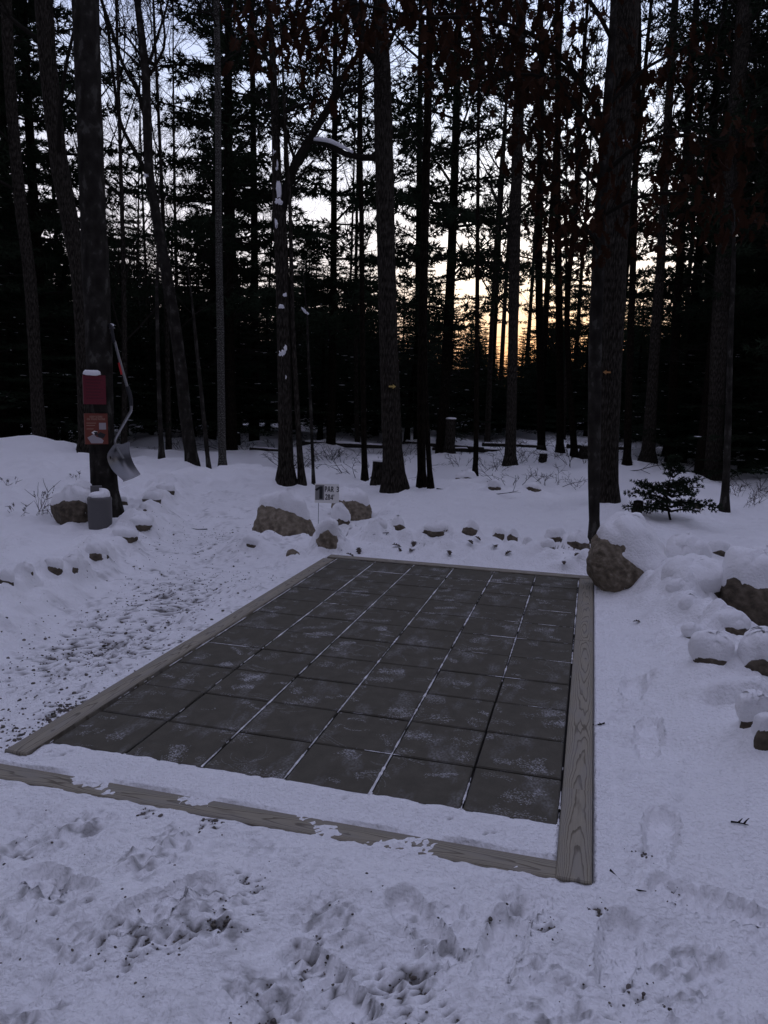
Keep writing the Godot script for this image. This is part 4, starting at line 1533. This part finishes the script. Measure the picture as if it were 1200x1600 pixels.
func build_rocks() -> void:
	var side := cb.x
	rock(988, 917, 118, 108, "large tan boulder with bare left face beside the tee pad", {"seed": 2.6, "buried": 0.2, "deep": 1.0, "snow": 0.03, "rough": 0.4, "bias": side * 0.8 + fw * 0.1, "line": -0.06, "facets": 2, "rag": 0.3})
	rock(1205, 985, 135, 120, "big dark boulder under thick snow on the stone bank", {"seed": 7.7, "bump": 0.0, "buried": 0.2, "snow": 0.07, "mat": M.stone_dark, "bias": side * 0.2 + fw * 0.3, "line": 0.25})
	rock(1092, 940, 105, 58, "wide low stone buried in snow next to the large tan boulder", {"seed": 2.1, "buried": 0.25, "snow": 0.04, "bias": fw * 0.1 - side * 0.4, "line": -0.25, "mat": M.stone_dark})
	rock(1082, 885, 62, 40, "rounded snow covered stone behind the wide low one", {"seed": 9.4, "snow": 0.05, "line": -0.2, "mat": M.stone_dark})
	rock(1128, 872, 30, 22, "small stone with a dark gap behind the bank", {"seed": 1.4, "snow": 0.05, "line": 0.1, "mat": M.stone_dark})
	rock(1141, 956, 36, 38, "small upright stone wearing a tall snow cap on bank", {"seed": 6.2, "snow": 0.07, "line": 0.1, "mat": M.stone_dark})
	rock(1122, 1048, 60, 38, "half buried stone with a bare lower edge in right bank", {"seed": 3.3, "bump": 0.25, "snow": 0.05, "line": 0.12, "mat": M.stone_dark})
	rock(1198, 1065, 66, 56, "dark bare fronted stone below the big dark boulder", {"seed": 8.8, "bump": 0.3, "snow": 0.06, "line": 0.2, "mat": M.stone_dark})
	rock(1182, 1152, 40, 48, "narrow stone with a pale snow top near bank's end", {"seed": 5.9, "bump": 0.25, "snow": 0.05, "line": 0.2, "mat": M.stone_dark})
	rock(1202, 1178, 40, 46, "dark stone sunk in snow at the bank's end", {"seed": 5.1, "snow": 0.05, "line": 0.25, "mat": M.stone_dark})
	rock(1085, 1002, 26, 16, "tiny stone peeking from snow by right bank", {"seed": 2.9, "snow": 0.03, "line": 0.1, "mat": M.stone_dark, "called": "stone"})
	for q in [[1068, 940, 36, 24, 11.0], [1082, 966, 38, 24, 12.0], [1108, 985, 42, 22, 13.0], [1150, 998, 66, 36, 14.0], [1162, 962, 46, 28, 15.0]]:
		rock(q[0], q[1], q[2], q[3], "snow buried stone in the bank between the big boulders", {"seed": q[4], "snow": 0.03, "line": 0.1, "bump": 0.7, "mat": M.stone_dark, "called": "stone", "group": "snow buried stones of the right bank"})
	# behind the pad
	rock(440, 842, 100, 70, "broad brown boulder under snow left of the hole sign", {"seed": 3.9, "buried": 0.25, "snow": 0.055, "bias": fw * 0.6 + side * 0.35, "line": 0.38, "rag": 0.3})
	rock(551, 812, 70, 46, "brown boulder with snow on top behind the hole sign", {"seed": 8.1, "buried": 0.25, "snow": 0.05, "bias": fw * 0.35, "line": 0.40})
	rock(513, 864, 44, 46, "upright brown stone in front of the hole sign", {"seed": 6.6, "snow": 0.05, "bias": fw * 0.4, "line": 0.3})
	rock(530, 830, 30, 38, "narrow stone with round snow cap beside sign leg", {"seed": 1.2, "snow": 0.06, "line": 0.15, "mat": M.stone_dark})
	rock(455, 875, 28, 18, "small bare tan stone on the snow before the boulders", {"seed": 2.4, "snow": 0.0, "buried": 0.2, "called": "stone"})
	rock(390, 852, 26, 18, "small dark stone at the left foot of broad boulder", {"seed": 2.7, "snow": 0.035, "line": 0.2, "called": "stone", "mat": M.stone_dark})
	for q in [[622, 832, 24, 20, 21.0], [737, 842, 30, 26, 22.0], [780, 849, 22, 22, 23.0], [802, 852, 22, 22, 24.0], [826, 860, 18, 14, 25.0], [857, 866, 22, 18, 26.0], [590, 838, 34, 22, 27.0], [680, 842, 40, 22, 28.0], [870, 862, 40, 34, 29.0], [905, 870, 40, 36, 30.0]]:
		rock(q[0], q[1], q[2], q[3], "small snow capped stone in the row behind the pad", {"seed": q[4], "snow": 0.03, "line": 0.35, "bias": fw * 0.35, "buried": 0.2, "mat": M.stone_dark, "called": "stone", "group": "stones in the row behind the pad"})
	# by the notice tree and along the path
	rock(108, 815, 74, 52, "flat dark boulder capped with snow beside the bucket", {"seed": 4.8, "buried": 0.2, "snow": 0.075, "bias": fw * 0.35, "line": 0.24, "mat": M.stone_dark, "deep": 0.7})
	for q in [[35, 912, 26, 26, 31.0], [79, 903, 30, 26, 32.0], [107, 900, 26, 22, 33.0], [127, 900, 22, 22, 34.0], [5, 922, 24, 26, 35.0], [167, 874, 20, 18, 36.0], [158, 886, 16, 12, 37.0], [232, 824, 16, 12, 38.0], [222, 802, 14, 10, 39.0], [204, 794, 18, 12, 40.0], [190, 792, 18, 12, 41.0], [190, 850, 40, 20, 42.0], [215, 830, 36, 18, 43.0], [145, 880, 40, 24, 44.0], [235, 790, 34, 18, 45.0], [255, 775, 30, 16, 46.0]]:
		rock(q[0], q[1], q[2], q[3], "small snow capped stone in the row edging the path", {"seed": q[4], "snow": 0.032, "line": 0.35, "bias": fw * 0.35, "buried": 0.2, "mat": M.stone_dark, "called": "stone", "group": "stones edging the path"})
	# in the woods
	rock(728, 752, 34, 12, "low flat stone under snow beyond the clearing's edge", {"seed": 9.9, "snow": 0.06, "mat": M.stone_dark, "deep": 0.7})
	rock(772, 768, 22, 13, "dark stone past the thin stem in the woods", {"seed": 9.1, "snow": 0.05, "line": 0.3, "mat": M.stone_dark})
	rock(832, 770, 34, 14, "long dark stone bare of snow among the trees", {"seed": 9.5, "snow": 0.03, "line": 0.4, "mat": M.stone_dark})
	rock(1088, 798, 26, 18, "dark stone behind the little hemlock", {"seed": 9.6, "snow": 0.02, "line": 0.5, "mat": M.stone_dark})

func build_near_trees() -> void:
	var t1 := traced_tree("notice_tree", "grey trunk carrying the red notice, the poster and the shovel", [[165, 806, 42], [162, 740, 38], [159, 680, 37], [157, 600, 37], [151, 450, 38], [144, 300, 36], [138, 150, 36], [132, 0, 36]], M.bark_smooth, {"limbs": 8, "from": 6.0, "flare": 1.2})
	build_tree_notices(t1.position)
	traced_tree("bare_tree", "leaning dark trunk close behind the notice tree", [[137, 722, 26], [134, 600, 26], [127, 450, 26], [112, 360, 25], [92, 250, 25], [78, 130, 24], [68, 0, 24]], M.bark, {"depth": 11.5, "limbs": 14, "from": 4.0})
	traced_tree("bare_tree", "dark trunk rising behind the mound on the woods' edge", [[63, 705, 21], [58, 620, 19], [48, 450, 18], [30, 300, 17], [17, 150, 16], [10, 0, 15]], M.bark, {"depth": 13.5, "limbs": 12, "from": 3.5})
	traced_tree("bare_tree", "slender forked tree with a bent stem and long bare limbs", [[301, 742, 20], [290, 650, 19], [278, 540, 18], [262, 440, 17], [243, 330, 14], [233, 270, 13], [230, 190, 13], [227, 110, 12], [218, 30, 10], [214, 0, 9]], M.bark_smooth, {"depth": 11.6, "limbs": 9, "from": 5.0, "flare": 1.1, "drawn_kids": 5, "drawn": [
		[[232, 275, 7], [210, 235, 6], [188, 190, 5], [176, 110, 4], [168, 40, 4], [158, 0, 3]],
		[[226, 180, 7], [214, 140, 6], [192, 100, 5], [172, 40, 5], [158, 0, 4]],
		[[233, 100, 5], [245, 60, 4], [258, 20, 3], [268, -20, 3]],
		[[234, 118, 4], [256, 75, 4], [256, 40, 3], [250, 0, 2]],
		[[222, 90, 4], [200, 60, 3], [180, 45, 3]]], "snow": [[231, 276, 8, 6, 5]]})
	traced_tree("bare_tree", "straight slim trunk spotted with pale lichen", [[348, 747, 13], [346, 650, 12], [344, 500, 11], [342, 380, 10], [341, 250, 9], [340, 100, 9], [338, 0, 8]], M.bark_lichen, {"depth": 11.6, "limbs": 9, "from": 4.0})
	traced_tree("bare_tree", "thin leaning sapling between the bent tree and the lichen trunk", [[327, 750, 7], [322, 690, 7], [313, 600, 6], [305, 520, 5], [300, 470, 3]], M.bark_smooth, {"depth": 11.0, "ext": 1.0, "limbs": 6, "from": 1.8, "lvl": 2, "reach": 0.5})
	traced_tree("bare_tree", "thin pale stem standing left of the bent tree", [[253, 738, 9], [250, 650, 7], [247, 560, 6], [245, 450, 5]], M.bark_smooth, {"depth": 12.6, "ext": 2.0, "limbs": 5, "from": 2.5, "lvl": 2, "reach": 0.6})
	traced_tree("bare_tree", "forked tree with snow plastered on its dark stem", [[447, 755, 26], [446, 680, 22], [444, 560, 21], [441, 430, 20], [437, 340, 20], [433, 290, 15], [431, 220, 12], [428, 130, 10], [424, 60, 9], [418, 0, 8]], M.bark, {"limbs": 10, "from": 5.0, "drawn_kids": 8, "drawn": [
		[[438, 335, 16], [450, 290, 13], [462, 255, 13], [480, 225, 12], [500, 190, 11], [515, 165, 9], [528, 130, 8], [545, 105, 6], [575, 60, 4]],
		[[432, 210, 6], [448, 175, 5], [480, 162, 4], [505, 160, 3]],
		[[505, 180, 6], [530, 150, 5], [560, 138, 4], [585, 125, 3]],
		[[426, 110, 6], [405, 70, 5], [385, 30, 4], [372, -10, 3]],
		[[428, 90, 6], [455, 50, 5], [478, 15, 4], [500, -20, 3]]],
		"snow": [[436, 300, 9, 26, 7], [433, 262, 6, 20, 5], [436, 318, 12, 10, 7], [430, 240, 8, 10, 4], [441, 480, 10, 6, 9], [446, 462, 7, 6, 9], [442, 552, 11, 8, 9], [447, 545, 5, 10, 10], [447, 590, 4, 8, 9], [434, 350, 6, 14, 8]],
		"snow_lines": [[[480, 219, 3], [500, 219, 6], [518, 223, 6], [535, 231, 5], [552, 240, 3]]]})
	var t7 := traced_tree("bare_tree", "stout furrowed trunk in the middle with a yellow arrow marker", [[617, 766, 38], [613, 700, 31], [610, 620, 30], [606, 500, 28], [603, 380, 27], [601, 280, 27], [599, 200, 27], [597, 110, 25], [595, 60, 20], [594, 0, 19]], M.bark, {"limbs": 8, "from": 5.5, "flare": 1.15, "drawn_kids": 5, "drawn": [
		[[596, 105, 16], [578, 82, 15], [566, 55, 14], [556, 25, 14], [548, -10, 14]],
		[[603, 265, 14], [586, 246, 11], [565, 246, 10], [540, 241, 9], [515, 228, 8], [490, 222, 5]],
		[[600, 90, 6], [622, 36, 5], [640, 10, 8], [645, -20, 8]],
		[[565, 70, 5], [585, 40, 4], [580, 20, 3]]]})
	arrow_marker(613, 604, t7.position, 0.155, M.yellow, 1.0, "small yellow arrow marker nailed to the stout furrowed trunk")
	traced_tree("bare_tree", "straight dark pine stem right of the stout furrowed trunk", [[659, 761, 14], [658, 640, 13], [661, 480, 13], [665, 300, 12], [669, 150, 11], [672, 0, 10]], M.bark_pine, {"limbs": 10, "from": 4.5})
	traced_tree("bare_tree", "thin stem leaning onto the straight dark pine", [[673, 763, 9], [669, 700, 8], [665, 600, 7], [664, 500, 5]], M.bark_pine, {"ext": 0.8, "limbs": 3, "from": 2.2, "lvl": 2, "reach": 0.5})
	traced_tree("bare_tree", "thin dark stem left of the snow topped stump", [[570, 751, 10], [568, 650, 8], [566, 500, 8], [565, 350, 7], [563, 200, 6]], M.bark_pine, {"ext": 5.0, "limbs": 8, "from": 4.0})
	traced_tree("bare_tree", "pencil thin sapling right of the forked tree", [[490, 756, 5], [486, 650, 5], [482, 560, 4], [480, 500, 3]], M.bark_smooth, {"ext": 0.6, "limbs": 5, "from": 1.5, "lvl": 1, "reach": 0.4, "snow_lines": [[[471, 482, 2], [477, 488, 5], [482, 493, 3]]]})
	traced_tree("bare_tree", "crooked thin trunk close to the forked tree's foot", [[472, 756, 11], [467, 690, 9], [462, 600, 8], [457, 500, 7], [455, 400, 6]], M.bark, {"ext": 3.0, "limbs": 7, "from": 3.2, "lvl": 2, "reach": 0.7})
	traced_tree("bare_tree", "thin dark trunk standing alone before the sunset gap", [[742, 747, 9], [744, 690, 8], [745, 560, 7], [746, 400, 6], [747, 250, 5], [748, 120, 4]], M.bark_pine, {"ext": 4.0, "limbs": 10, "from": 4.0, "lvl": 2})
	traced_tree("bare_tree", "tall dark trunk at the right side of the sunset gap", [[797, 727, 19], [799, 650, 16], [802, 520, 15], [804, 400, 16], [807, 280, 16], [811, 150, 15], [814, 0, 14]], M.bark, {"limbs": 12, "from": 4.0, "drawn_kids": 4, "drawn": [[[797, 370, 6], [785, 340, 4], [775, 310, 4], [762, 280, 3]], [[802, 500, 4], [790, 480, 3], [775, 465, 2]]]})
	traced_tree("bare_tree", "dark trunk with a short snow capped stump at its foot", [[846, 708, 14], [845, 620, 12], [843, 500, 12], [842, 380, 11], [844, 250, 10], [846, 100, 9]], M.bark_pine, {"ext": 6.0, "limbs": 10, "from": 3.5})
	traced_tree("bare_tree", "straight trunk of middling width in the row before the glow", [[875, 708, 13], [875, 600, 11], [873, 450, 11], [871, 300, 10], [872, 100, 9]], M.bark_pine, {"ext": 6.0, "limbs": 9, "from": 4.0})
	traced_tree("bare_tree", "curved slim trunk just left of the paired trunks", [[898, 712, 12], [890, 600, 9], [886, 500, 8], [890, 420, 8], [900, 330, 8], [905, 200, 7]], M.bark_pine, {"ext": 5.0, "limbs": 9, "from": 3.5})
	var t14 := traced_tree("bare_tree", "stout trunk with an orange arrow marker behind the young oak", [[948, 783, 36], [949, 700, 33], [952, 600, 35], [957, 480, 37], [961, 380, 37], [967, 250, 38], [973, 120, 38], [978, 0, 38]], M.bark, {"limbs": 8, "from": 6.0, "flare": 1.1, "snow": [[970, 228, 12, 6, 19]]})
	arrow_marker(942, 582, t14.position, 0.165, M.orange, -1.0, "small orange arrow marker nailed to the stout trunk behind the oak")
	traced_tree("bare_tree", "straight dark trunk right of the paired trunks", [[980, 724, 13], [983, 600, 11], [988, 450, 10], [992, 300, 9], [998, 100, 8]], M.bark_pine, {"ext": 6.0, "limbs": 9, "from": 4.5})
	traced_tree("bare_tree", "dark trunk flaring at its foot behind the little hemlock", [[1012, 722, 22], [1018, 620, 17], [1026, 500, 15], [1033, 400, 13], [1040, 250, 12], [1050, 80, 11]], M.bark, {"ext": 6.0, "limbs": 9, "from": 4.0})
	traced_tree("bare_tree", "second dark trunk right of the flaring one", [[1048, 724, 16], [1052, 600, 14], [1060, 450, 12], [1070, 280, 11], [1080, 100, 10]], M.bark_pine, {"ext": 6.0, "limbs": 9, "from": 4.5})
	traced_tree("bare_tree", "stout leaning dark trunk with spread roots at the woods' edge", [[1112, 746, 32], [1116, 680, 25], [1121, 580, 24], [1128, 450, 24], [1138, 320, 23], [1152, 150, 22], [1165, 0, 21]], M.bark, {"limbs": 12, "from": 4.0})
	traced_tree("bare_tree", "slim dark stem standing in front of the leaning trunk", [[1132, 799, 13], [1135, 740, 11], [1138, 650, 10], [1141, 540, 8], [1146, 420, 6]], M.bark_smooth, {"ext": 2.0, "limbs": 8, "from": 2.4, "lvl": 2, "reach": 0.7})
	traced_tree("bare_tree", "wide dark trunk furthest along the right woods' edge", [[1192, 722, 26], [1190, 600, 24], [1194, 450, 23], [1200, 300, 22], [1212, 100, 21]], M.bark, {"limbs": 12, "from": 3.5})
	build_oak()
	# stumps
	var stump := func(px: float, py: float, wpx: float, hpx: float, label: String, snow: bool, flare: float) -> void:
		var b := hit(px, py)
		var k := (b - CAM_POS).dot(cb * Vector3(0, 0, -1)) / FPX
		var t := thing("stump", label, "stump", b)
		var r := wpx * 0.5 * k
		var h := hpx * k
		var mb := MB.new()
		mb.tube(PackedVector3Array([Vector3(0, -0.15, 0), Vector3(0, 0.0, 0), Vector3(0, h * 0.25, 0), Vector3(0.01, h * 0.6, 0), Vector3(0.01, h, 0.01)]), PackedFloat32Array([r * flare * 1.1, r * flare, r * 1.05, r, r * 0.97]), 16, true, nz_rock, 0.25)
		part("trunk", mb.done(M.bark), t)
		if snow:
			snow_blob(t, Vector3(0.01, h + 0.008, 0.01), Vector3(r * 0.95, 0.022, r * 0.95), px, "snow_cap")
	stump.call(591, 757, 21, 37, "dark cut stump topped with snow by the stout furrowed trunk", true, 1.25)
	stump.call(995, 803, 15, 20, "short black post like stump left of the little hemlock", false, 1.0)
	stump.call(702, 713, 16, 54, "broken tall snag among the trees past the pine stem", true, 1.2)
	stump.call(848, 722, 12, 14, "short snow capped stump at the foot of a trunk", true, 1.1)
	stump.call(918, 716, 26, 22, "wide low dark stump hidden by the young oak", true, 1.2)
	# little hemlock by the right bank
	var hb := hit(1047, 812)
	var hk := (hb - CAM_POS).dot(cb * Vector3(0, 0, -1)) / FPX
	var hm := conifer({"seed": 71, "h": 96.0 * hk, "base": 0.14, "r": 0.016, "reach": 84.0 * hk, "per": 5, "gap": 0.055, "rise": 0.4, "droop": 0.10, "twig": 0.04, "spread": 0.42, "tuft_gap": 0.028, "needle": 0.036, "wide": 0.006, "blades": 9, "mat": M.needle, "round": false, "bare": 0.3, "skip": 0.15})
	tree_root("hemlock_sapling", hm, "knee high hemlock sapling growing in the snow", "", hb)

func build_forest() -> void:
	var pine_label := "tall dark pine with layered boughs among others in the woods"
	var pine_group := "pines in the woods"
	var bare_label := "leafless dark tree with fine twigs among others in the woods"
	var bare_group := "leafless trees in the woods"
	var hem_label := "low branched dark hemlock among others at the woods' edge"
	var hem_group := "hemlocks in the woods"
	var pc := {"h": 17.0, "base": 0.24, "r": 0.115, "reach": 2.7, "per": 5, "gap": 0.5, "rise": 0.25, "droop": 0.05, "twig": 0.17, "spread": 0.36, "tuft_gap": 0.11, "needle": 0.16, "wide": 0.017, "blades": 9, "mat": M.needle, "stubs": 26, "bulge": 0.45, "skip": 0.12}
	var pm := []
	for k in 3:
		var o := pc.duplicate()
		o.seed = 101 + k * 7
		o.base = [0.15, 0.24, 0.36][k]
		o.reach = [1.95, 1.6, 1.3][k]
		o.skip = [0.12, 0.22, 0.32][k]
		pm.append(conifer(o))
	var hc := {"h": 11.0, "base": 0.05, "r": 0.11, "reach": 2.3, "per": 5, "gap": 0.33, "rise": 0.12, "droop": 0.07, "twig": 0.18, "spread": 0.4, "tuft_gap": 0.13, "needle": 0.15, "wide": 0.02, "blades": 6, "mat": M.needle2, "dollops": 46, "round": true, "bulge": 0.4, "stubs": 0}
	var hm := []
	for k in 2:
		var o := hc.duplicate()
		o.seed = 301 + k * 11
		o.base = [0.04, 0.12][k]
		o.skip = [0.0, 0.12][k]
		hm.append(conifer(o))
	var bm := []
	for k in 3:
		bm.append(bare_tree(501 + k * 13, [14.0, 16.0, 12.0][k], [0.075, 0.09, 0.06][k], [3.0, 4.5, 2.0][k], [16, 15, 16][k]))
	print("prototypes ", Time.get_ticks_msec())
	var sources := {}
	var spots := [
		["pine", 0, -70, 15.0], ["pine", 0, 22, 18.0], ["pine", 0, 80, 16.0], ["pine", 0, -20, 22.0],
		["pine", 1, 395, 21.0], ["pine", 0, 515, 19.0], 
		["pine", 0, 690, 18.0], 
		["pine", 0, 1072, 18.0], ["pine", 1, 1095, 26.0], 
		["pine", 0, 1172, 16.5], ["pine", 0, 1215, 19.0], ["pine", 0, 1270, 15.0], ["pine", 2, 820, 38.0], ["pine", 0, 1150, 30.0], ["pine", 0, 0, 32.0],
		["bare", 0, 172, 19.0], ["bare", 2, 262, 17.0], ["bare", 0, 282, 24.0], ["bare", 2, 235, 22.0], ["bare", 2, 560, 20.0], 
		["bare", 0, 765, 23.0], ["bare", 1, 782, 29.0], ["bare", 2, 885, 24.0], ["bare", 1, 1060, 29.0], ["bare", 0, 540, 33.0], ["bare", 2, 415, 28.0], ["bare", 0, 220, 36.0], ["bare", 2, 190, 15.0],
		["hemlock", 0, 195, 21.0], ["hemlock", 1, 225, 25.0], ["hemlock", 0, 300, 22.0], ["hemlock", 1, 370, 19.0], ["hemlock", 0, 420, 24.0], ["hemlock", 1, 500, 22.0], ["hemlock", 0, 545, 25.0], ["hemlock", 1, 640, 21.0], ["hemlock", 0, 700, 25.0], ["hemlock", 1, 745, 27.0],
		["hemlock", 0, 95, 17.0], ["hemlock", 1, 40, 19.0], ["hemlock", 0, -10, 17.0], ["hemlock", 0, 1000, 24.0], ["hemlock", 1, 1045, 20.0], ["hemlock", 0, 1090, 23.0], ["hemlock", 1, 1150, 19.0], ["hemlock", 0, 1190, 22.0], ["hemlock", 0, 1230, 18.0], ["hemlock", 1, 960, 27.0], ["hemlock", 0, 1105, 17.5], ["hemlock", 1, 1065, 27.0], ["hemlock", 0, 1240, 15.0], ["hemlock", 1, 15, 15.0], ["hemlock", 0, 118, 19.5], ["hemlock", 0, 340, 24.0], ["hemlock", 1, 460, 26.0], ["hemlock", 0, 590, 24.0], ["hemlock", 0, 660, 28.0], ["pine", 0, 1190, 24.0], ["pine", 1, 1110, 15.5], ["pine", 0, 1140, 25.0], ["pine", 0, 1200, 29.0], ["pine", 0, 1095, 31.0], ["pine", 0, 1240, 22.0], ["pine", 0, 105, 27.0], ["pine", 1, -5, 14.5], ["pine", 0, 375, 25.0], ["pine", 1, 655, 22.0], ["pine", 0, 900, 33.0], ["pine", 1, 960, 24.0], ["pine", 0, 365, 17.5], ["pine", 0, 330, 21.0], ["pine", 1, 770, 31.0], ["pine", 2, 850, 27.0], ["pine", 0, 880, 36.0]]
	var r := RandomNumberGenerator.new()
	r.seed = 9
	var tops := Curve.new()
	for s in spots:
		var at := foot(s[2], s[3])
		var key := "%s%d" % [s[0], s[1]]
		var turn := r.randf() * TAU
		var sc := r.randf_range(0.88, 1.15)
		var scl := Vector3(sc, sc, sc)
		if s[0] == "hemlock":
			var want: float = (610.0 - top_line(s[2])) / FPX * s[3] * r.randf_range(0.85, 1.1) + 1.35
			sc = want / 11.0
			scl = Vector3(maxf(sc, 0.75) * 1.1, sc, maxf(sc, 0.75) * 1.1)
		if not sources.has(key):
			var meshes: Array = {"pine": pm, "bare": bm, "hemlock": hm}[s[0]][s[1]]
			var nm: String = {"pine": "pine_tree", "bare": "leafless_tree", "hemlock": "hemlock_tree"}[s[0]]
			var n := tree_root(nm, meshes, {"pine": pine_label, "bare": bare_label, "hemlock": hem_label}[s[0]], {"pine": pine_group, "bare": bare_group, "hemlock": hem_group}[s[0]], at)
			n.rotation.y = turn
			n.scale = scl
			sources[key] = n
		else:
			var src: Node3D = sources[key]
			var c: Node3D = src.duplicate()
			c.name = numbered({"pine": "pine_tree", "bare": "leafless_tree", "hemlock": "hemlock_tree"}[s[0]])
			add_child(c)
			c.position = at
			c.rotation = Vector3(r.randf_range(-0.035, 0.035), turn, r.randf_range(-0.035, 0.035))
			c.scale = scl
	# the far wood, one dark mass of evergreens
	for k in 2:
		var xf := []
		while xf.size() < 250:
			var px := r.randf_range(-500, 1700)
			var dep := r.randf_range(24.0, 78.0)
			var want := (610.0 - top_line(px)) / FPX * dep * r.randf_range(0.6, 1.45) + 1.35
			var sc := want / 11.0
			var at := foot(px, dep)
			var wide := clampf(sc * 1.3, 0.8, 1.5)
			xf.append(Transform3D(Basis(Vector3.UP, r.randf() * TAU).scaled(Vector3(wide, sc, wide)), at))
		# unseen trees added round the camera, tall and close to dim the trunk fronts
		while xf.size() < 315:
			var az := r.randf_range(-PI, PI)
			var rad := r.randf_range(11.0, 24.0)
			var at := CAM_POS + Vector3(cos(az) * rad, 0, sin(az) * rad)
			if (at - CAM_POS).normalized().dot(fw) > 0.55:
				continue
			at.y = hgt(at.x, at.z)
			var sc := r.randf_range(1.25, 1.85)
			xf.append(Transform3D(Basis(Vector3.UP, r.randf() * TAU).scaled(Vector3(sc, sc, sc)), at))
		var mesh := ArrayMesh.new()
		for q in [hm[k][0], hm[k][1]]:
			for sfc in (q as ArrayMesh).get_surface_count():
				mesh.add_surface_from_arrays(Mesh.PRIMITIVE_TRIANGLES, q.surface_get_arrays(sfc))
				mesh.surface_set_material(mesh.get_surface_count() - 1, q.surface_get_material(sfc))
		var mm := MultiMesh.new()
		mm.transform_format = MultiMesh.TRANSFORM_3D
		mm.mesh = mesh
		mm.instance_count = xf.size()
		for j in xf.size():
			mm.set_instance_transform(j, xf[j])
		var mi := MultiMeshInstance3D.new()
		mi.multimesh = mm
		mi.name = ["far_and_added_woods", "far_and_added_thicket"][k]
		tag(mi, ["dense dark evergreen woods far behind the clearing, with added unseen trees shading it", "thicket of younger evergreens in the far dark woods, with added unseen trees shading the clearing"][k], "woods", "", "stuff")
		add_child(mi)

func top_line(px: float) -> float:
	# height in the picture up to which the far wood closes the view
	var xs := [-500.0, 0.0, 200.0, 300.0, 450.0, 560.0, 700.0, 740.0, 790.0, 880.0, 930.0, 1000.0, 1100.0, 1200.0, 1700.0]
	var ys := [380.0, 395.0, 420.0, 430.0, 440.0, 450.0, 470.0, 505.0, 535.0, 525.0, 500.0, 470.0, 450.0, 430.0, 400.0]
	for k in xs.size() - 1:
		if px <= xs[k + 1]:
			return lerpf(ys[k], ys[k + 1], clampf((px - xs[k]) / (xs[k + 1] - xs[k]), 0.0, 1.0))
	return ys[-1]
